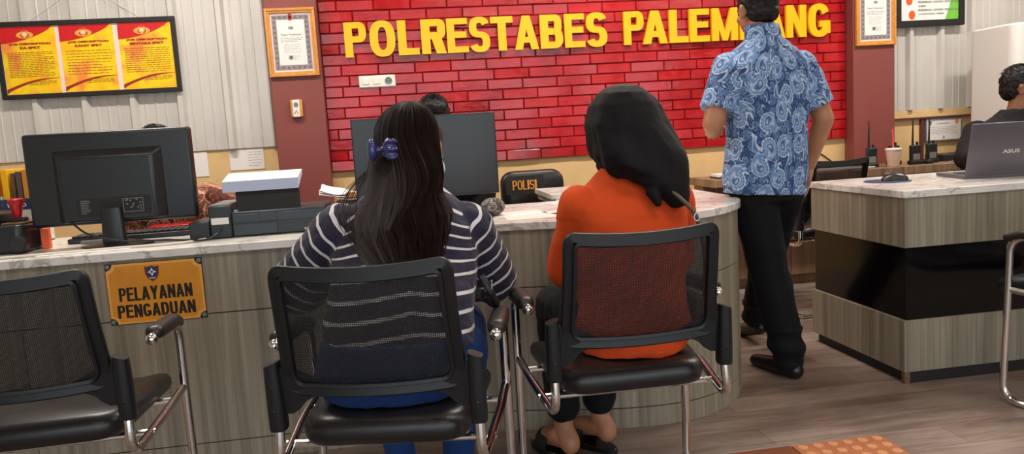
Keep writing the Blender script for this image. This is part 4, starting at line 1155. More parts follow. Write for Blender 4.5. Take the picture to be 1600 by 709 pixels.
# ------------------------------------------------------------------ office chairs behind the counter
def office_chair(label, loc, rz, police=False):
    t = thing('office_chair', label, 'chair', loc, rz, 'black swivel chairs behind the desks')
    m = MB()
    for k in range(5):
        a = 2 * PI * k / 5 + .3; m.tube([(.03 * math.cos(a), .03 * math.sin(a), .09), (.27 * math.cos(a), .27 * math.sin(a), .065)], [.022, .014], 8)
    m.build('star_base', 'blk', t, bevel=.002)
    for k in range(5):
        a = 2 * PI * k / 5 + .3; m = MB(); m.lathe([(.025, -.018), (.028, 0), (.025, .018)], (.275 * math.cos(a), .275 * math.sin(a), .0285), 14, Matrix.Rotation(a + PI / 2, 3, 'Z') @ Matrix.Rotation(PI / 2, 3, 'Y')); m.build('caster', 'blk', t)
    MB().tube([(0, 0, .08), (0, 0, .42)], .025, 14).build('gas_column', 'chrome', t)
    MB().bb(-.23, .23, -.22, .25, .42, .49).build('seat', 'leather', t, bevel=.03, seg=4)
    MB().tube(fillet([(0, -.1, .42), (0, -.27, .42), (0, -.27, .62)], .06), .02, 10).build('back_support', 'blk', t)
    m = MB(); rs = []
    for (y, k) in ((-.27, .93), (-.255, .985), (-.23, 1), (-.205, .985), (-.19, .93)):
        q = []
        for (cx, cz, a0) in ((.182 - .07, .895 - .07, 0), (-.182 + .07, .895 - .07, 90), (-.182 + .05, .55 + .05, 180), (.182 - .05, .55 + .05, 270)):
            r = .07 if a0 < 180 else .05
            for j in range(7):
                a = math.radians(a0 + 15 * j); q.append(V(((cx + r * math.cos(a)) * k, y - .05 * ((cz + r * math.sin(a)) - .55), .73 + (cz + r * math.sin(a) - .73) * k)))
        rs.append(q)
    m.rings(rs); b = m.build('backrest', 'leather', t, angle=60)
    for s in (-1, 1):
        m = MB(); m.tube(fillet([(.23 * s, .02, .44), (.28 * s, .02, .46), (.28 * s, .05, .65)], .03), .012, 10); m.build('arm_support', 'blk', t)
        MB().bb(.28 * s - .025, .28 * s + .025, -.10, .15, .65, .675).build('armrest', 'pad', t, bevel=.008, seg=3)
    return t
oc = office_chair('empty black swivel chair behind the counter bearing orange letters', (.745, 4.02, 0), PI)
# seat back faces the counter: letters on a dark patch
def polisi():
    b = [c for c in oc.children if c.name.startswith('backrest')][0]
    m = MB(); f = lambda a, bb, c: V((-a, -bb, c))
    F2 = lambda x, y, z: V((x, y, z))
    MBp = MB()
    g = lambda x, y, z: V((x, y - .05 * (z - .55), z))
    vs = [(-.155, -.186, .765), (.06, -.186, .765), (.06, -.186, .868), (-.155, -.186, .868)]
    MBp.add([g(-x, y, z) for x, y, z in vs] + [g(-x, y - .004, z) for x, y, z in vs], [(0, 1, 2, 3), (7, 6, 5, 4)] + [(i, (i + 1) % 4, 4 + (i + 1) % 4, 4 + i) for i in range(4)])
    MBp.build('patch', 'ink', b)
    heavy_text(m, 'POLISI', -.118, .020, .790, .843, 0, .0025, .27, None, lambda x, y, z: g(-x, -.186 - y, z))
    m.build('lettering', 'gold', b, smooth=False)

# ------------------------------------------------------------------ people
def hand(mb, wrist, d, nrm, thumb, sc=1.0, curl=.5):
    """palm, five separate fingers and a thumb leaving the side of the palm; d = finger direction, nrm = palm normal, thumb = side direction"""
    d = V(d).normalized(); nrm = V(nrm); nrm = (nrm - d * nrm.dot(d)).normalized(); th = V(thumb); th = (th - d * th.dot(d) - nrm * th.dot(nrm)).normalized()
    w = V(wrist); L = .088 * sc
    R = Matrix((th, d, nrm)).transposed()
    mb.ell(w + d * L * .5, (.040 * sc, .052 * sc, .016 * sc), R, 18, 10); mb.cap(w - d * .02 * sc, w + d * .03 * sc, .024 * sc, .024 * sc)
    for k, (off, ln) in enumerate(((.030, .070), (.010, .080), (-.010, .074), (-.029, .056))):
        p = w + d * L * .92 + th * off * sc; dd = d + th * off * 1.5; dd.normalize(); r = .0085 * sc
        for j, f in enumerate((.45, .31, .24)):
            a = curl * (j + .5) * .75; q = p + (dd * math.cos(a) + nrm * math.sin(a)) * ln * f * sc; mb.cap(p, q, r, r * .93, 10); p = q; r *= .93
    p = w + d * .025 * sc + th * .026 * sc
    for j, (ln, a) in enumerate(((.034, .55), (.030, .35), (.024, .2))):
        q = p + (d * math.cos(a) + th * math.sin(a) + nrm * .25).normalized() * ln * sc; mb.cap(p, q, .0115 * sc * (1 - .1 * j), .0105 * sc * (1 - .1 * j), 10); p = q

def head(mb, c, f, sc=1.0, up=V((0, 0, 1))):
    c = V(c); f = V(f).normalized(); r = f.cross(up).normalized(); u = r.cross(f).normalized(); R = Matrix((r, f, u)).transposed()
    P = lambda x, y, z: c + r * x * sc + f * y * sc + u * z * sc
    mb.ell(P(0, -.008, .025), (.074 * sc, .092 * sc, .088 * sc), R); mb.ell(P(0, .018, -.035), (.060 * sc, .070 * sc, .074 * sc), R); mb.ell(P(0, .055, -.088), (.028 * sc, .026 * sc, .022 * sc), R)
    mb.cap(P(0, .085, .012), P(0, .104, -.026), .008 * sc, .013 * sc, 10); mb.ell(P(.014, .092, -.03), (.009 * sc,) * 3, None, 10, 6); mb.ell(P(-.014, .092, -.03), (.009 * sc,) * 3, None, 10, 6)
    mb.ell(P(0, .083, -.055), (.024 * sc, .012 * sc, .006 * sc), R); mb.ell(P(0, .081, -.065), (.020 * sc, .012 * sc, .006 * sc), R)
    mb.cap(P(-.038, .076, .024), P(.038, .076, .024), .010 * sc, .010 * sc, 10)
    for s in (-1, 1):
        mb.ell(P(.075 * s, -.004, -.008), (.011 * sc, .018 * sc, .031 * sc), R, 14, 10); mb.ell(P(.083 * s, -.012, .006), (.007 * sc, .012 * sc, .018 * sc), R, 12, 8); mb.ell(P(.040 * s, .058, -.025), (.022 * sc, .02 * sc, .02 * sc), R)
    return P, R
def eyes(P, R, parent, sc=1.0):
    for s in (-1, 1):
        m = MB(); m.ell(P(.031 * s, .079, .004), (.011 * sc, .007 * sc, .006 * sc), R, 14, 8); m.build('eye', 'eye', parent, True)
        m = MB(); m.tube([P((.016 + .009 * k) * s, .086 - .003 * k, .022 + .002 * (1 - (k - 1) ** 2)) for k in range(4)], .003 * sc, 6); m.build('eyebrow', 'hair', parent, True)

def short_hair(P, R, parent, sc=1.0, seed=0, fade=.0):
    m = MB(); m.ell(P(0, -.016, .034), (.082 * sc, .096 * sc, .092 * sc), R); m.ell(P(0, -.045, -.012), (.070 * sc, .058 * sc, .06 * sc), R); m.ell(P(0, .05, .085), (.06 * sc, .045 * sc, .035 * sc), R)
    for s in (-1, 1): m.cap(P(.070 * s, .012, .03), P(.073 * s, .012, -.008), .012 * sc, .006 * sc, 8)
    o = blob_obj('hair', m, 'hair', parent, .005, 2, None, wrinkle(.006, 60, seed))
    m = MB(); rnd = random.Random(seed)
    for k in range(240):
        th = rnd.uniform(0, 2 * PI); ph = rnd.uniform(.0, 1.15)
        a = V((.083 * math.sin(ph) * math.cos(th), .097 * math.sin(ph) * math.sin(th), .094 * math.cos(ph)))
        p0 = P(a.x, a.y - .016, a.z + .034); n = (P(a.x * 1.3, a.y * 1.3 - .016, a.z * 1.3 + .034) - p0).normalized(); tg = V((rnd.uniform(-1, 1), rnd.uniform(-1, 1), rnd.uniform(-1, .3)))
        tg = (tg - n * tg.dot(n)).normalized(); m.tube([p0 - n * .003, p0 + n * .006 + tg * .006, p0 + n * .007 + tg * .016], [.0018, .0016, .0005], 4)
    m.build('hair_strands', 'hair', o, True)
    return o

# --- woman in the striped sweater
def woman_stripes():
    t = thing('person', 'person with long dark hair in a navy and white striped sweater, seated at the counter', 'person', (-.03, 1.98, 0))
    f = V((.156, .988, 0)); r = V((.988, -.156, 0)); Z = V((0, 0, 1))
    body = MB()
    secs = [((-.04, 1.86, .51), .165, .115), ((-.03, 1.88, .58), .16, .115), ((-.01, 1.95, .67), .15, .11), ((.005, 2.055, .80), .165, .11), ((.01, 2.085, .90), .15, .09), ((.015, 2.10, .955), .09, .06), ((.02, 2.105, 1.0), .05, .05)]
    body.loft([(c, a, b, r, f) for c, a, b in secs])
    hc = (.052, 2.135, 1.076); hf = V((.42, .9, -.12))
    P, R = head(body, hc, hf, .93); body.cap((.02, 2.105, .96), (.04, 2.125, 1.05), .050, .048)
    SL, EL, WL = V((-.162, 2.075, .870)), V((-.300, 2.19, .715)), V((-.13, 2.52, .80)); SR, ER, WR = V((.172, 2.06, .852)), V((.245, 2.17, .690)), V((.20, 2.50, .80))
    for a, e, w in ((SL, EL, WL), (SR, ER, WR)): body.chain([a, e, w], [.046, .040, .027])
    hand(body, WL + V((.01, .02, .0)), (.45, .85, .06), (0, 0, -1), (.8, -.4, 0), .92, .35); hand(body, WR + V((-.01, .02, 0)), (-.35, .9, .06), (0, 0, -1), (-.8, -.4, 0), .92, .35)
    HL, KL, AL = V((-.13, 1.92, .555)), V((-.10, 2.36, .53)), V((-.06, 2.31, .09)); HR, KR, AR = V((.095, 1.88, .555)), V((.165, 2.31, .53)), V((.11, 2.20, .09))
    for h, k, a, s in ((HL, KL, AL, -1), (HR, KR, AR, 1)):
        body.chain([h, k, a], [.07, .045, .032]); d = V((.12 * 1, .98, 0)); body.chain([a + V((0, -.03, -.045)), a + d * .10 + V((0, 0, -.05)), a + d * .17 + V((0, 0, -.065))], [.032, .030, .022])
    b = blob_obj('body', body, 'skin', t, .006, 2)
    eyes(P, R, t, .93)
    # sweater
    sw = MB()
    ss = [((-.030, 1.885, .600), .192, .152), ((-.025, 1.92, .66), .190, .148), ((-.008, 1.97, .73), .190, .145), ((.0, 2.035, .80), .196, .138), ((.005, 2.06, .865), .196, .125), ((.01, 2.085, .92), .162, .098), ((.015, 2.10, .965), .108, .074), ((.02, 2.106, .995), .07, .06)]
    sw.loft([(c, a, bb, r, f) for c, a, bb in ss])
    sw.chain([SL, EL], [.078, .084]); sw.chain([EL, WL], [.082, .050]); sw.chain([SR, ER], [.078, .074]); sw.chain([ER, WR], [.074, .050])
    bones = [((-.02, 1.90, .55), (.015, 2.09, .95), .17, (0, -1, 0), 0)]
    for a, e, w in ((SL, EL, WL), (SR, ER, WR)):
        L = (e - a).length; bones += [(a, e, .082, (0, -1, 0), .01), (e, w, .07, (0, -1, 0), .01 + L)]
    uv = bone_uv(bones, {0: lambda q: q.z + abs(q.x - .005) * (.12 + .5 * min(1, max(0, (q.z - .76) / .14)))})
    blob_obj('striped_sweater', sw, 'stripe', t, .006, 6, uv, wrinkle(.004, 22, 1))
    # jeans
    jn = MB(); jn.loft([((-.045, 1.86, .492), .175, .14, r, f), ((-.045, 1.86, .55), .195, .162, r, f), ((-.035, 1.875, .63), .182, .142, r, f)])
    for h, k, a in ((HL, KL, AL), (HR, KR, AR)): jn.chain([h, k], [.096, .068]); jn.chain([k, a + V((0, 0, .03))], [.064, .047])
    blob_obj('jeans', jn, 'jeans', t, .007, 4, None, wrinkle(.003, 30, 4))
    for a in (AL, AR):
        m = MB(); d = V((.12, .98, 0)); m.chain([a + V((0, -.035, -.048)), a + d * .09 + V((0, 0, -.052)), a + d * .18 + V((0, 0, -.062))], [.036, .036, .026]); blob_obj('shoe', m, 'shoe', t, .007, 2)
    # hair
    h = MB()
    h.ell(P(-.003, -.020, .028), (.092, .104, .096), R); h.ell(P(-.008, -.050, -.02), (.082, .075, .085), R)
    HS = [(.030, 2.072, 1.06, .090, .070), (.022, 2.055, 1.01, .094, .062), (.010, 2.03, .96, .098, .058), (.0, 1.99, .91, .104, .052), (-.004, 1.955, .86, .100, .046), (-.004, 1.925, .81, .088, .038), (-.006, 1.90, .765, .066, .028), (-.010, 1.885, .73, .040, .018)]
    h.loft([(V((x, y, z)), a, b2, r, f) for x, y, z, a, b2 in HS])
    hb = blob_obj('hair', h, 'hairb', t, .006, 4, None, lambda q: -.006 + .002 * noise.noise(q * 24))
    m = MB(); rnd = random.Random(5)
    for lock in range(150):
        u = rnd.uniform(-1.5, 1.5); wv = rnd.uniform(.010, .024); ph0 = 1.6 * u + rnd.uniform(-1.1, 1.1); last = rnd.choice((5, 6, 6, 7, 7)); drift = rnd.uniform(-.25, .12); low = rnd.uniform(1.00, 1.13); fr = rnd.uniform(1.3, 1.75)
        for k in range(16):
            du = rnd.uniform(-.06, .06); out = low + rnd.uniform(-.012, .012); pts = []; pz = rnd.uniform(-.2, .2)
            for j in range(5):
                pa = .2 + 1.4 * j / 4; a = (u + du) * .9
                pts.append(P(-.003 + .095 * out * math.sin(pa) * math.sin(a), -.020 - .106 * out * math.sin(pa) * math.cos(a), .028 + .098 * out * math.cos(pa)))
            for j in range(1, last + 1):
                x, y, z, a2, b2 = HS[j]; q = u + du * (1 - .08 * j) + drift * j / 7
                o = wv * min(1, j / 3) * math.sin(j * fr + ph0 + pz)
                pts.append(V((x, y, z)) + r * (a2 * out * math.sin(q) + o) - f * (b2 * out * math.cos(q) + .5 * o))
            pts = spline(pts, 3); n = len(pts); wd = rnd.uniform(.0009, .0018)
            m.tube(pts, [wd * (1 - .7 * (i / n) ** 3) for i in range(n)], 3)
    for k in range(26):   # loose hairs over the left shoulder and temple
        a0 = rnd.uniform(-.4, .4); p0 = P(-.082, -.02 + .02 * a0, -.03 * rnd.random()); o = rnd.uniform(.0, .05)
        m.tube(spline([p0, V((-.075 - o * .4, 2.06, 1.02)), V((-.10 - o, 2.03, .97 - .01 * a0)), V((-.11 - o * 1.1, 1.99, .91)), V((-.10 - o * .6, 1.95, .85 + .03 * a0))], 5), .0007, 3)
    m.build('hair_strands', 'hairb', hb, True)
    # claw clip
    c0 = P(-.088, -.035, .0)
    c0 = V((-.040, 2.008, 1.082))
    m = MB()
    for s in (-1, 1):
        cx = c0 + V((.022 * s, -.012 if s > 0 else 0, 0))
        m.ell(cx, (.013 if s < 0 else .017, .016, .030), None, 16, 12)
    m.cap(c0 + V((-.022, 0, .0)), c0 + V((.022, 0, 0)), .008, .008)
    for k in range(3):
        z = -.020 + .020 * k; m.tube(spline([c0 + V((.012, -.020, z * .8)), c0 + V((.030, -.027, z * 1.1)), c0 + V((.042, -.014, z * .8))], 4), [.0062] * 9, 10)
    blob_obj('hair_clip', m, 'clip', t, .003, 1)
    m = MB(); m.ell(P(0, .082, -.055), (.056, .030, .050), R); m.build('face_mask', 'mask', t, True)
    for s in (-1, 1):
        m = MB(); m.tube(spline([P(.052 * s, .075, -.03), P(.072 * s, .03, -.02), P(.083 * s, -.014, -.012)], 5), .0022, 6); m.build('mask_strap', 'mask', t, True)
    g = thing('shoulder_bag', 'slim black bag strap with a metal buckle hanging at the striped hip', 'bag', (.23, 2.02, .55))
    m = MB(); m.tube(spline([(.190, 1.925, .745), (.212, 1.915, .70), (.226, 1.95, .66), (.215, 2.04, .655)], 6), [.010] * 19, 8); m.build('strap', 'blk', g, True)
    m = MB(); m.tube([(.197, 1.912, .725), (.216, 1.908, .735), (.213, 1.908, .712), (.195, 1.912, .705)], .0022, 6, closed=True); m.build('buckle', 'chrome', g, True)
    m = MB(); m.box((.165, 2.17, .672), (.10, .14, .07)); m.build('pouch', 'blk', g, True, bevel=.012, seg=3)
woman_stripes()

# --- woman in orange with the black hijab
def woman_orange():
    t = thing('person', 'person in an orange shirt and black head scarf, seated at the counter', 'person', (.62, 2.08, 0))
    f = V((-.05, .998, 0)); r = V((.998, .05, 0))
    body = MB()
    secs = [((.61, 2.02, .51), .145, .11), ((.62, 2.05, .60), .135, .105), ((.635, 2.09, .70), .13, .10), ((.645, 2.125, .82), .145, .10), ((.65, 2.15, .90), .14, .085), ((.655, 2.16, .955), .085, .06), ((.66, 2.165, 1.0), .05, .05)]
    body.loft([(c, a, b, r, f) for c, a, b in secs])
    hc = (.667, 2.185, 1.098); hf = V((-.42, .9, -.15))
    P, R = head(body, hc, hf, .92); body.cap((.66, 2.165, .96), (.665, 2.175, 1.05), .05, .048)
    SL, EL, WL = V((.505, 2.125, .885)), V((.470, 2.20, .685)), V((.585, 2.50, .80)); SR, ER, WR = V((.800, 2.15, .885)), V((.842, 2.25, .70)), V((.74, 2.50, .80))
    for a, e, w in ((SL, EL, WL), (SR, ER, WR)): body.chain([a, e, w], [.042, .036, .026])
    hand(body, WL + V((.005, .02, 0)), (.2, .95, .06), (0, 0, -1), (.8, -.3, 0), .92, .35); hand(body, WR + V((-.01, .02, 0)), (-.45, .85, .06), (0, 0, -1), (-.8, -.4, 0), .92, .35)
    HL, KL, AL = V((.53, 2.07, .56)), V((.485, 2.46, .525)), V((.487, 2.43, .105)); HR, KR, AR = V((.70, 2.07, .56)), V((.66, 2.48, .525)), V((.622, 2.465, .12))
    for h, k, a in ((HL, KL, AL), (HR, KR, AR)): body.chain([h, k, a], [.062, .046, .033])
    # bare feet: heel, arch, ball and five toes each
    for a, d, lift in ((AL, V((-.45, .86, 0)), 0), (AR, V((-.55, .80, 0)), .012)):
        d.normalize(); s = V((d.y, -d.x, 0)); heel = V((a.x, a.y, .060 + lift)) - d * .028
        body.ell(heel, (.034, .036, .036), None, 14, 10); body.chain([a, heel + V((0, 0, .01))], [.033, .034]); body.chain([V((a.x, a.y, .07 + lift)), a + d * .09 + V((0, 0, .055 + lift - a.z)), a + d * .125 + V((0, 0, .040 - a.z))], [.034, .032, .024])
        for k in range(5):
            o = s * (.030 - .0145 * k) * (1 if d.x < 0 else 1); p = a + d * (.12) + o + V((0, 0, .040 - a.z)); rr = .0125 if k == 0 else .0095 - .0006 * k
            body.cap(p, p + d * (.045 - .005 * k) + V((0, 0, -.004)), rr, rr * .9, 10)
    blob_obj('body', body, 'skin', t, .0055, 2); eyes(P, R, t, .92)
    sh = MB()
    ss = [((.612, 2.015, .492), .152, .130), ((.615, 2.02, .54), .160, .135), ((.625, 2.05, .62), .158, .128), ((.637, 2.085, .70), .160, .122), ((.648, 2.115, .80), .168, .118), ((.652, 2.14, .875), .172, .106), ((.655, 2.155, .93), .135, .085), ((.66, 2.162, .975), .085, .068), ((.66, 2.165, .995), .062, .06)]
    sh.loft([(c, a, b, r, f) for c, a, b in ss])
    sh.chain([SL, EL, WL], [.062, .056, .042]); sh.chain([SR, ER, WR], [.060, .056, .042])
    blob_obj('orange_shirt', sh, 'orangeshirt', t, .006, 5, None, lambda p: .0035 * math.sin((p.z * 40 + p.x * 22 + 3 * noise.noise(p * 5))) * (1 if p.z < .85 else .4) + .004 * noise.noise(p * 16))
    pn = MB(); pn.loft([((.615, 2.03, .495), .156, .125, r, f), ((.62, 2.04, .56), .150, .12, r, f)])
    for h, k, a in ((HL, KL, AL), (HR, KR, AR)): pn.chain([h, k], [.085, .068]); pn.chain([k, V((a.x, a.y, .185))], [.068, .058])
    blob_obj('black_trousers', pn, 'blackpants', t, .007, 4, None, wrinkle(.004, 26, 7))
    for a, d, z in ((AL, V((-.45, .86, 0)), 0), (AR, V((-.55, .80, 0)), 0)):
        d.normalize(); m = MB(); s = V((d.y, -d.x, 0)); pl = []
        for k in range(20):
            an = 2 * PI * k / 20; pl.append((math.cos(an), math.sin(an)))
        m.prism([(x, y) for x, y in pl], 0.001, .022, None, lambda x, y, zz: a + d * (.055 + .125 * y) + s * (.042 * x * (1 + .15 * y)) + V((0, 0, zz - a.z)))
        so = m.build('sandal', 'shoe', t, True, bevel=.004)
        m = MB(); q = [a + d * .085 + s * (.045 * math.cos(j * PI / 8)) + V((0, 0, .018 + .062 * math.sin(j * PI / 8) - a.z)) for j in range(9)]
        m.band(q, d, .004, .06, False); m.build('sandal_strap', 'shoe', so, True)
    # head scarf: skull cover, neck drape and a cape swept to the right shoulder
    hj = MB(); X, Y = V((1, 0, 0)), V((0, 1, 0))
    hj.ell(P(0, -.012, .020), (.106, .118, .100), R); hj.ell(P(0, -.02, -.03), (.105, .105, .10), R)
    hj.loft([(V((x, y, z)), rx, ry, X, Y) for x, y, z, rx, ry in ((.660, 2.168, 1.226, .020, .022), (.659, 2.167, 1.219, .046, .052), (.657, 2.166, 1.200, .072, .080), (.657, 2.165, 1.168, .096, .104), (.666, 2.162, 1.113, .118, .118), (.683, 2.150, 1.066, .130, .118), (.692, 2.130, 1.025, .136, .112), (.698, 2.110, .995, .128, .100), (.724, 2.095, .966, .100, .088), (.750, 2.085, .936, .073, .078), (.767, 2.075, .905, .054, .066), (.780, 2.066, .874, .028, .050))])
    hj.cap(V((.60, 2.085, .995)), V((.70, 2.04, .945)), .026, .030); hj.cap(V((.688, 2.030, .915)), V((.697, 2.014, .888)), .022, .016); hj.cap(V((.605, 2.15, 1.01)), V((.63, 2.24, .99)), .03, .03)
    def fold(p):
        a = math.atan2(p.y - 2.16, p.x - .66); k = max(.12, min(1, (1.20 - p.z) / .20)); rid = lambda q: 1 - 2 * abs(math.sin(q)) ** .7
        return k * (.0062 * rid(a * 3.0 + 7 * (p.z - 1) + 1.8 * noise.noise(p * 4)) + .0045 * math.sin(a * 6 + 34 * (p.z - 1) + 2.5 * noise.noise(p * 5)) + .0022 * math.sin(a * 13 + 12 * (p.z - 1) + 3 * noise.noise(p * 8))) + .002 * noise.noise(p * 30)
    blob_obj('head_scarf', hj, 'hijab', t, .005, 3, None, fold)
    m = MB(); m.ell(P(0, .086, -.050), (.056, .030, .052), R); m.build('face_mask', 'mask', t, True)
    m = MB(); m.tube(spline([(.735, 2.020, .928), (.775, 1.999, .885), (.802, 1.998, .850), (.815, 1.995, .80), (.822, 1.985, .72), (.81, 1.97, .62)], 6), .006, 8)
    g = thing('sling_bag', 'taupe sling strap with a metal ring crossing the orange back', 'bag', (.8, 2.0, .6))
    m.build('strap', 'strap', g, True)
    m = MB(); m.tube([(.803 + .008 * math.cos(k * PI / 5), 1.990, .845 + .011 * math.sin(k * PI / 5)) for k in range(10)], .002, 6, closed=True); m.build('ring', 'chrome', g, True)
    m = MB(); m.box((.80, 2.02, .575), (.03, .12, .10)); m.build('pouch', 'strap', g, True, bevel=.01, seg=3)
woman_orange()

# --- man in the blue paisley shirt
def man_blue():
    t = thing('person', 'person walking away in a blue paisley shirt and black trousers', 'person', (1.58, 3.05, 0))
    f = V((-.10, .995, 0)); r = V((.995, .10, 0)); Z = V((0, 0, 1))
    body = MB()
    secs = [((1.535, 3.03, .80), .13, .09), ((1.54, 3.03, .95), .12, .085), ((1.545, 3.03, 1.10), .13, .09), ((1.545, 3.03, 1.25), .145, .09), ((1.54, 3.03, 1.34), .13, .075), ((1.54, 3.035, 1.40), .06, .055)]
    body.loft([(c, a, b, r, f) for c, a, b in secs])
    hc = (1.532, 3.075, 1.552); hf = V((-.12, .99, -.1)); P, R = head(body, hc, hf, .98); body.cap((1.54, 3.035, 1.38), (1.535, 3.06, 1.50), .056, .055)
    SL, EL, WL = V((1.375, 3.03, 1.315)), V((1.288, 2.985, 1.095)), V((1.375, 3.19, 1.060)); SR, ER, WR = V((1.705, 3.04, 1.315)), V((1.795, 3.02, 1.085)), V((1.765, 3.09, .895))
    body.chain([SL, EL, WL], [.052, .044, .032]); body.chain([SR, ER, WR], [.052, .043, .030])
    hand(body, WL + V((.01, .02, 0)), (.35, .9, .05), (.5, 0, -1), (0, 0, 1), 1.0, .7); hand(body, WR + V((0, .005, -.02)), (-.12, .15, -1), (-1, .1, 0), (0, 1, 0), 1.0, .55)
    HL, KL, AL = V((1.470, 3.03, .80)), V((1.525, 3.00, .46)), V((1.588, 2.965, .095)); HR, KR, AR = V((1.61, 3.04, .80)), V((1.66, 3.28, .47)), V((1.705, 3.50, .13))
    for h, k, a in ((HL, KL, AL), (HR, KR, AR)): body.chain([h, k, a], [.075, .052, .036])
    dL, dR = V((-.30, .95, 0)), V((-.1, .98, -.25)); dL.normalize(); dR.normalize()
    for a, d in ((AL, dL), (AR, dR)): body.chain([a + V((0, 0, -.05)) - d * .02, a + d * .15 + V((0, 0, -.065))], [.032, .022])
    blob_obj('body', body, 'skin', t, .006, 2); eyes(P, R, t, .98); short_hair(P, R, t, .98, 3)
    sh = MB()
    ss = [((1.530, 3.035, .790), .176, .125), ((1.533, 3.035, .86), .180, .128), ((1.538, 3.03, .98), .172, .124), ((1.543, 3.03, 1.10), .172, .124), ((1.545, 3.03, 1.22), .194, .124), ((1.543, 3.03, 1.32), .200, .108), ((1.541, 3.033, 1.385), .140, .084), ((1.54, 3.036, 1.43), .074, .066), ((1.539, 3.04, 1.455), .066, .062)]
    q = []
    for i, (c, a, b) in enumerate(ss): q.append((c, a, b, r, f))
    # hem dips lower at the right back
    sh.loft(q)
    mL = SL + (EL - SL) * .76; mR = SR + (ER - SR) * .76
    sh.ell(SL, (.066,) * 3); sh.tube([SL, SL.lerp(mL, .5), mL], [.066, .070, .070], 20); sh.ell(SR, (.066,) * 3); sh.tube([SR, SR.lerp(mR, .5), mR], [.066, .070, .070], 20)
    uvb = [((1.53, 3.03, .75), (1.545, 3.03, 1.45), .17, (0, -1, 0), 0), (SL + V((.02, 0, 0)), EL, .075, (-.3, -1, 0), .3), (SR - V((.02, 0, 0)), ER, .075, (.3, -1, 0), .6)]
    me = blob(sh, .006, 4)
    for v in me.vertices:
        p = v.co
        if p.z < .86: v.co.z += (.86 - p.z) / .08 * (-.10 * (p.x - 1.50) if True else 0) * .8
        n = v.normal; v.co += n * (.005 * noise.noise(p * 13) + .003 * noise.noise(p * 34))
    bone_uv(uvb)(me); me.transform(PM(t).inverted()); me.materials.clear(); link('paisley_shirt', me, 'paisley', t, angle=80)
    m = MB(); rs = []
    for (z, k, yo) in ((1.432, 1.0, -.004), (1.457, .98, -.004), (1.487, .92, .004), (1.490, .86, .006), (1.452, .88, .002)):
        rs.append([V((1.539 + .076 * k * math.cos(j * PI / 12), 3.045 + yo + .070 * k * math.sin(j * PI / 12), z - .012 * max(0, math.sin(j * PI / 12)))) for j in range(24)])
    me = None; m.rings(rs, False); mm = m.mesh('collar'); bone_uv([((1.54, 3.04, 1.3), (1.54, 3.04, 1.5), .07, (0, -1, 0), .2)])(mm); mm.transform(PM(t).inverted()); link('collar', mm, 'paisley', t, angle=60)
    pn = MB(); pn.loft([((1.535, 3.035, .76), .152, .115, r, f), ((1.535, 3.03, .86), .148, .112, r, f), ((1.535, 3.03, .93), .14, .10, r, f)])
    pn.chain([HL, KL], [.098, .082]); pn.chain([KL, AL + V((.0, 0, .0))], [.082, .072]); pn.chain([HR, KR], [.096, .078]); pn.chain([KR, AR + V((0, 0, .0))], [.078, .068])
    blob_obj('black_trousers', pn, 'blackpants', t, .007, 4, None, lambda p: .006 * noise.noise(p * 12) + (.006 * math.sin(p.z * 70 + 3 * p.x) if p.z < .22 else 0))
    for a, d in ((AL, dL), (AR, dR)):
        m = MB(); m.chain([a + V((0, 0, -.058)) - d * .035, a + d * .08 + V((0, 0, -.062)), a + d * .195 + V((0, 0, -.068))], [.037, .037, .027]); m.cap(a + V((0, 0, -.02)), a + V((0, 0, .02)), .042, .04)
        me = blob(m, .006, 2)
        for v in me.vertices:
            if a is AL and v.co.z < .004: v.co.z = .004
        me.transform(PM(t).inverted()); me.materials.clear(); link('shoe', me, 'shoe', t, angle=70)
man_blue()

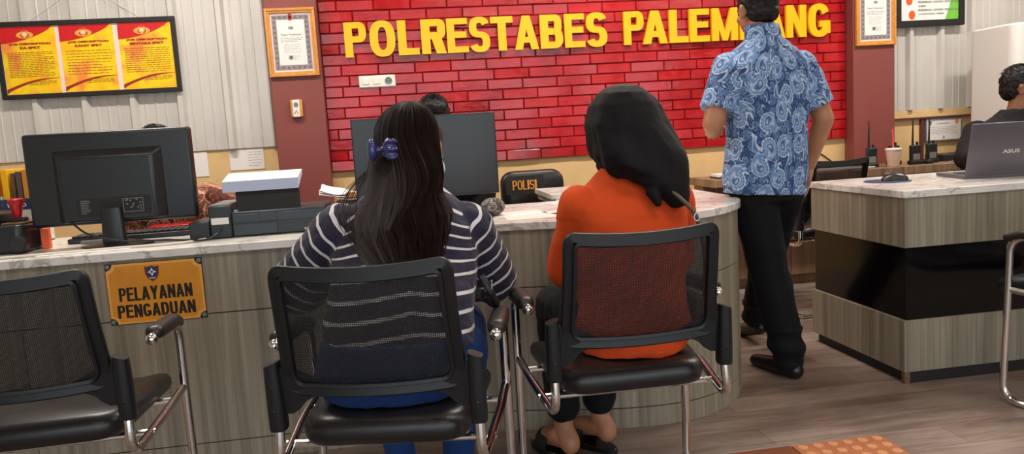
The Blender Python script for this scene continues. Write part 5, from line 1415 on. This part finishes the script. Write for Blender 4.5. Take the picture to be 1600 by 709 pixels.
# --- seated officers behind the desks
def officer(label, base, f, lean, top, topuv, skinm, hf, headpos, arms, knees=True, vest=False, seed=1, cloth_uv=False):
    t = thing('person', label, 'person', base)
    B = V(base); f = V(f).normalized(); Z = V((0, 0, 1)); r = f.cross(Z)
    body = MB(); hc = V(headpos); nk = hc - Z * .13 - V(hf).normalized() * .015
    hp = B + V((0, 0, .58)); sp = [(hp, .13, .10), (hp.lerp(nk, .3), .125, .095), (hp.lerp(nk, .62), .14, .095), (hp.lerp(nk, .85), .14, .08), (nk, .06, .055)]
    body.loft([(c, a, b, r, f) for c, a, b in sp]); P, R = head(body, hc, hf, .97); body.cap(nk, hc - Z * .05, .054, .053)
    SH = hp.lerp(nk, .80)
    js = []
    for s, (e, w) in zip((-1, 1), arms):
        a = SH + r * (.175 * s); e = V(e); w = V(w); body.chain([a, e, w], [.046, .04, .028]); js.append((a, e, w)); d = (w - e).normalized(); hand(body, w + d * .02, (d.x, d.y, 0), (0, 0, -1), tuple(r * (-s)), .97, .4)
    lg = []
    for s in (-1, 1):
        h = B + V((0, 0, .56)) + r * .09 * s; k = h + f * .40 + V((0, 0, -.03)); an = V((k.x, k.y, .1)) - f * .03; body.chain([h, k, an], [.07, .05, .034]); body.chain([an + V((0, 0, -.05)) - f * .03, an + f * .16 + V((0, 0, -.062))], [.032, .024]); lg.append((h, k, an))
    blob_obj('body', body, skinm, t, .007, 2); eyes(P, R, t, .97); short_hair(P, R, t, .97, seed)
    sh = MB(); sh.loft([(c, a * 1.28 + .012, b * 1.28 + .012, r, f) for c, a, b in [(hp - Z * .03, .13, .10)] + sp[1:4]] + [(hp.lerp(nk, .95), .10, .075, r, f), (nk, .068, .062, r, f)])
    for a, e, w in js: sh.chain([a, e, w], [.068, .058, .042])
    uvb = [(hp, nk, .17, -f, 0)] + [(a, e, .07, (0, -1, 0), .3) for a, e, w in js] + [(e, w, .06, (0, -1, 0), .6) for a, e, w in js]
    blob_obj('shirt', sh, top, t, .007, 4, bone_uv(uvb), wrinkle(.005, 16, seed))
    if vest:
        v = MB(); v.loft([(c, a * 1.36 + .018, b * 1.36 + .02, r, f) for c, a, b in sp[:4]] + [(hp.lerp(nk, .95), .12, .09, r, f), (nk + Z * .02, .078, .072, r, f)]); blob_obj('vest', v, 'vest', t, .007, 3, None, wrinkle(.004, 24, 9))
    pn = MB()
    for h, k, an in lg: pn.chain([h, k], [.085, .066]); pn.chain([k, an + V((0, 0, .02))], [.066, .052])
    pn.ell(hp - Z * .03, (.15, .13, .10)); blob_obj('trousers', pn, 'blackpants', t, .008, 3)
    for h, k, an in lg:
        m = MB(); m.chain([an + V((0, 0, -.05)) - f * .035, an + f * .17 + V((0, 0, -.058))], [.038, .030]); blob_obj('shoe', m, 'shoe', t, .008, 1)
    return t
officer('person in a brown batik shirt sitting behind the left monitor', (-.98, 3.78, 0), (.05, -1, 0), 0, 'batik', True, 'skin_d', (0, -1, -.5), (-1.035, 3.55, 1.108), [((-.70, 3.66, .80), (-.86, 3.56, .64)), ((-1.27, 3.66, .80), (-1.10, 3.56, .64))], seed=4)
officer('person whose black hair shows above the large display', (.16, 3.92, 0), (0, -1, 0), 0, 'uniform', False, 'skin_d', (0, -1, -.3), (.19, 3.70, 1.185), [((.42, 3.78, .82), (.26, 3.66, .64)), ((-.10, 3.78, .82), (.06, 3.66, .64))], seed=6)
officer('person in a charcoal vest and black sleeves sitting behind the laptop', (3.38, 3.95, 0), (-.35, -.93, 0), 0, 'uniform', False, 'skin_d', (.80, -.55, -.15), (3.345, 3.70, 1.18), [((3.50, 3.62, .82), (3.12, 3.40, .83)), ((2.985, 3.66, .83), (2.86, 3.36, .83))], vest=True, seed=8)
dup(oc, (-.98, 3.86, 0), PI, 'black swivel chair under the person in brown batik')
dup(oc, (.10, 4.0, 0), PI, 'black swivel chair under the person behind the large display')
dup(oc, (3.56, 4.00, 0), math.radians(150), 'black swivel chair under the person in the charcoal vest')
polisi()

# ------------------------------------------------------------------ view
S.view_settings.view_transform = 'Standard'; S.view_settings.look = 'None'; S.view_settings.gamma = 1; S.view_settings.exposure = 0
S.view_settings.use_curve_mapping = False
S.cycles.use_denoising = True
S.cycles.max_bounces = 8; S.cycles.transparent_max_bounces = 12
S.cycles.sample_clamp_indirect = 6
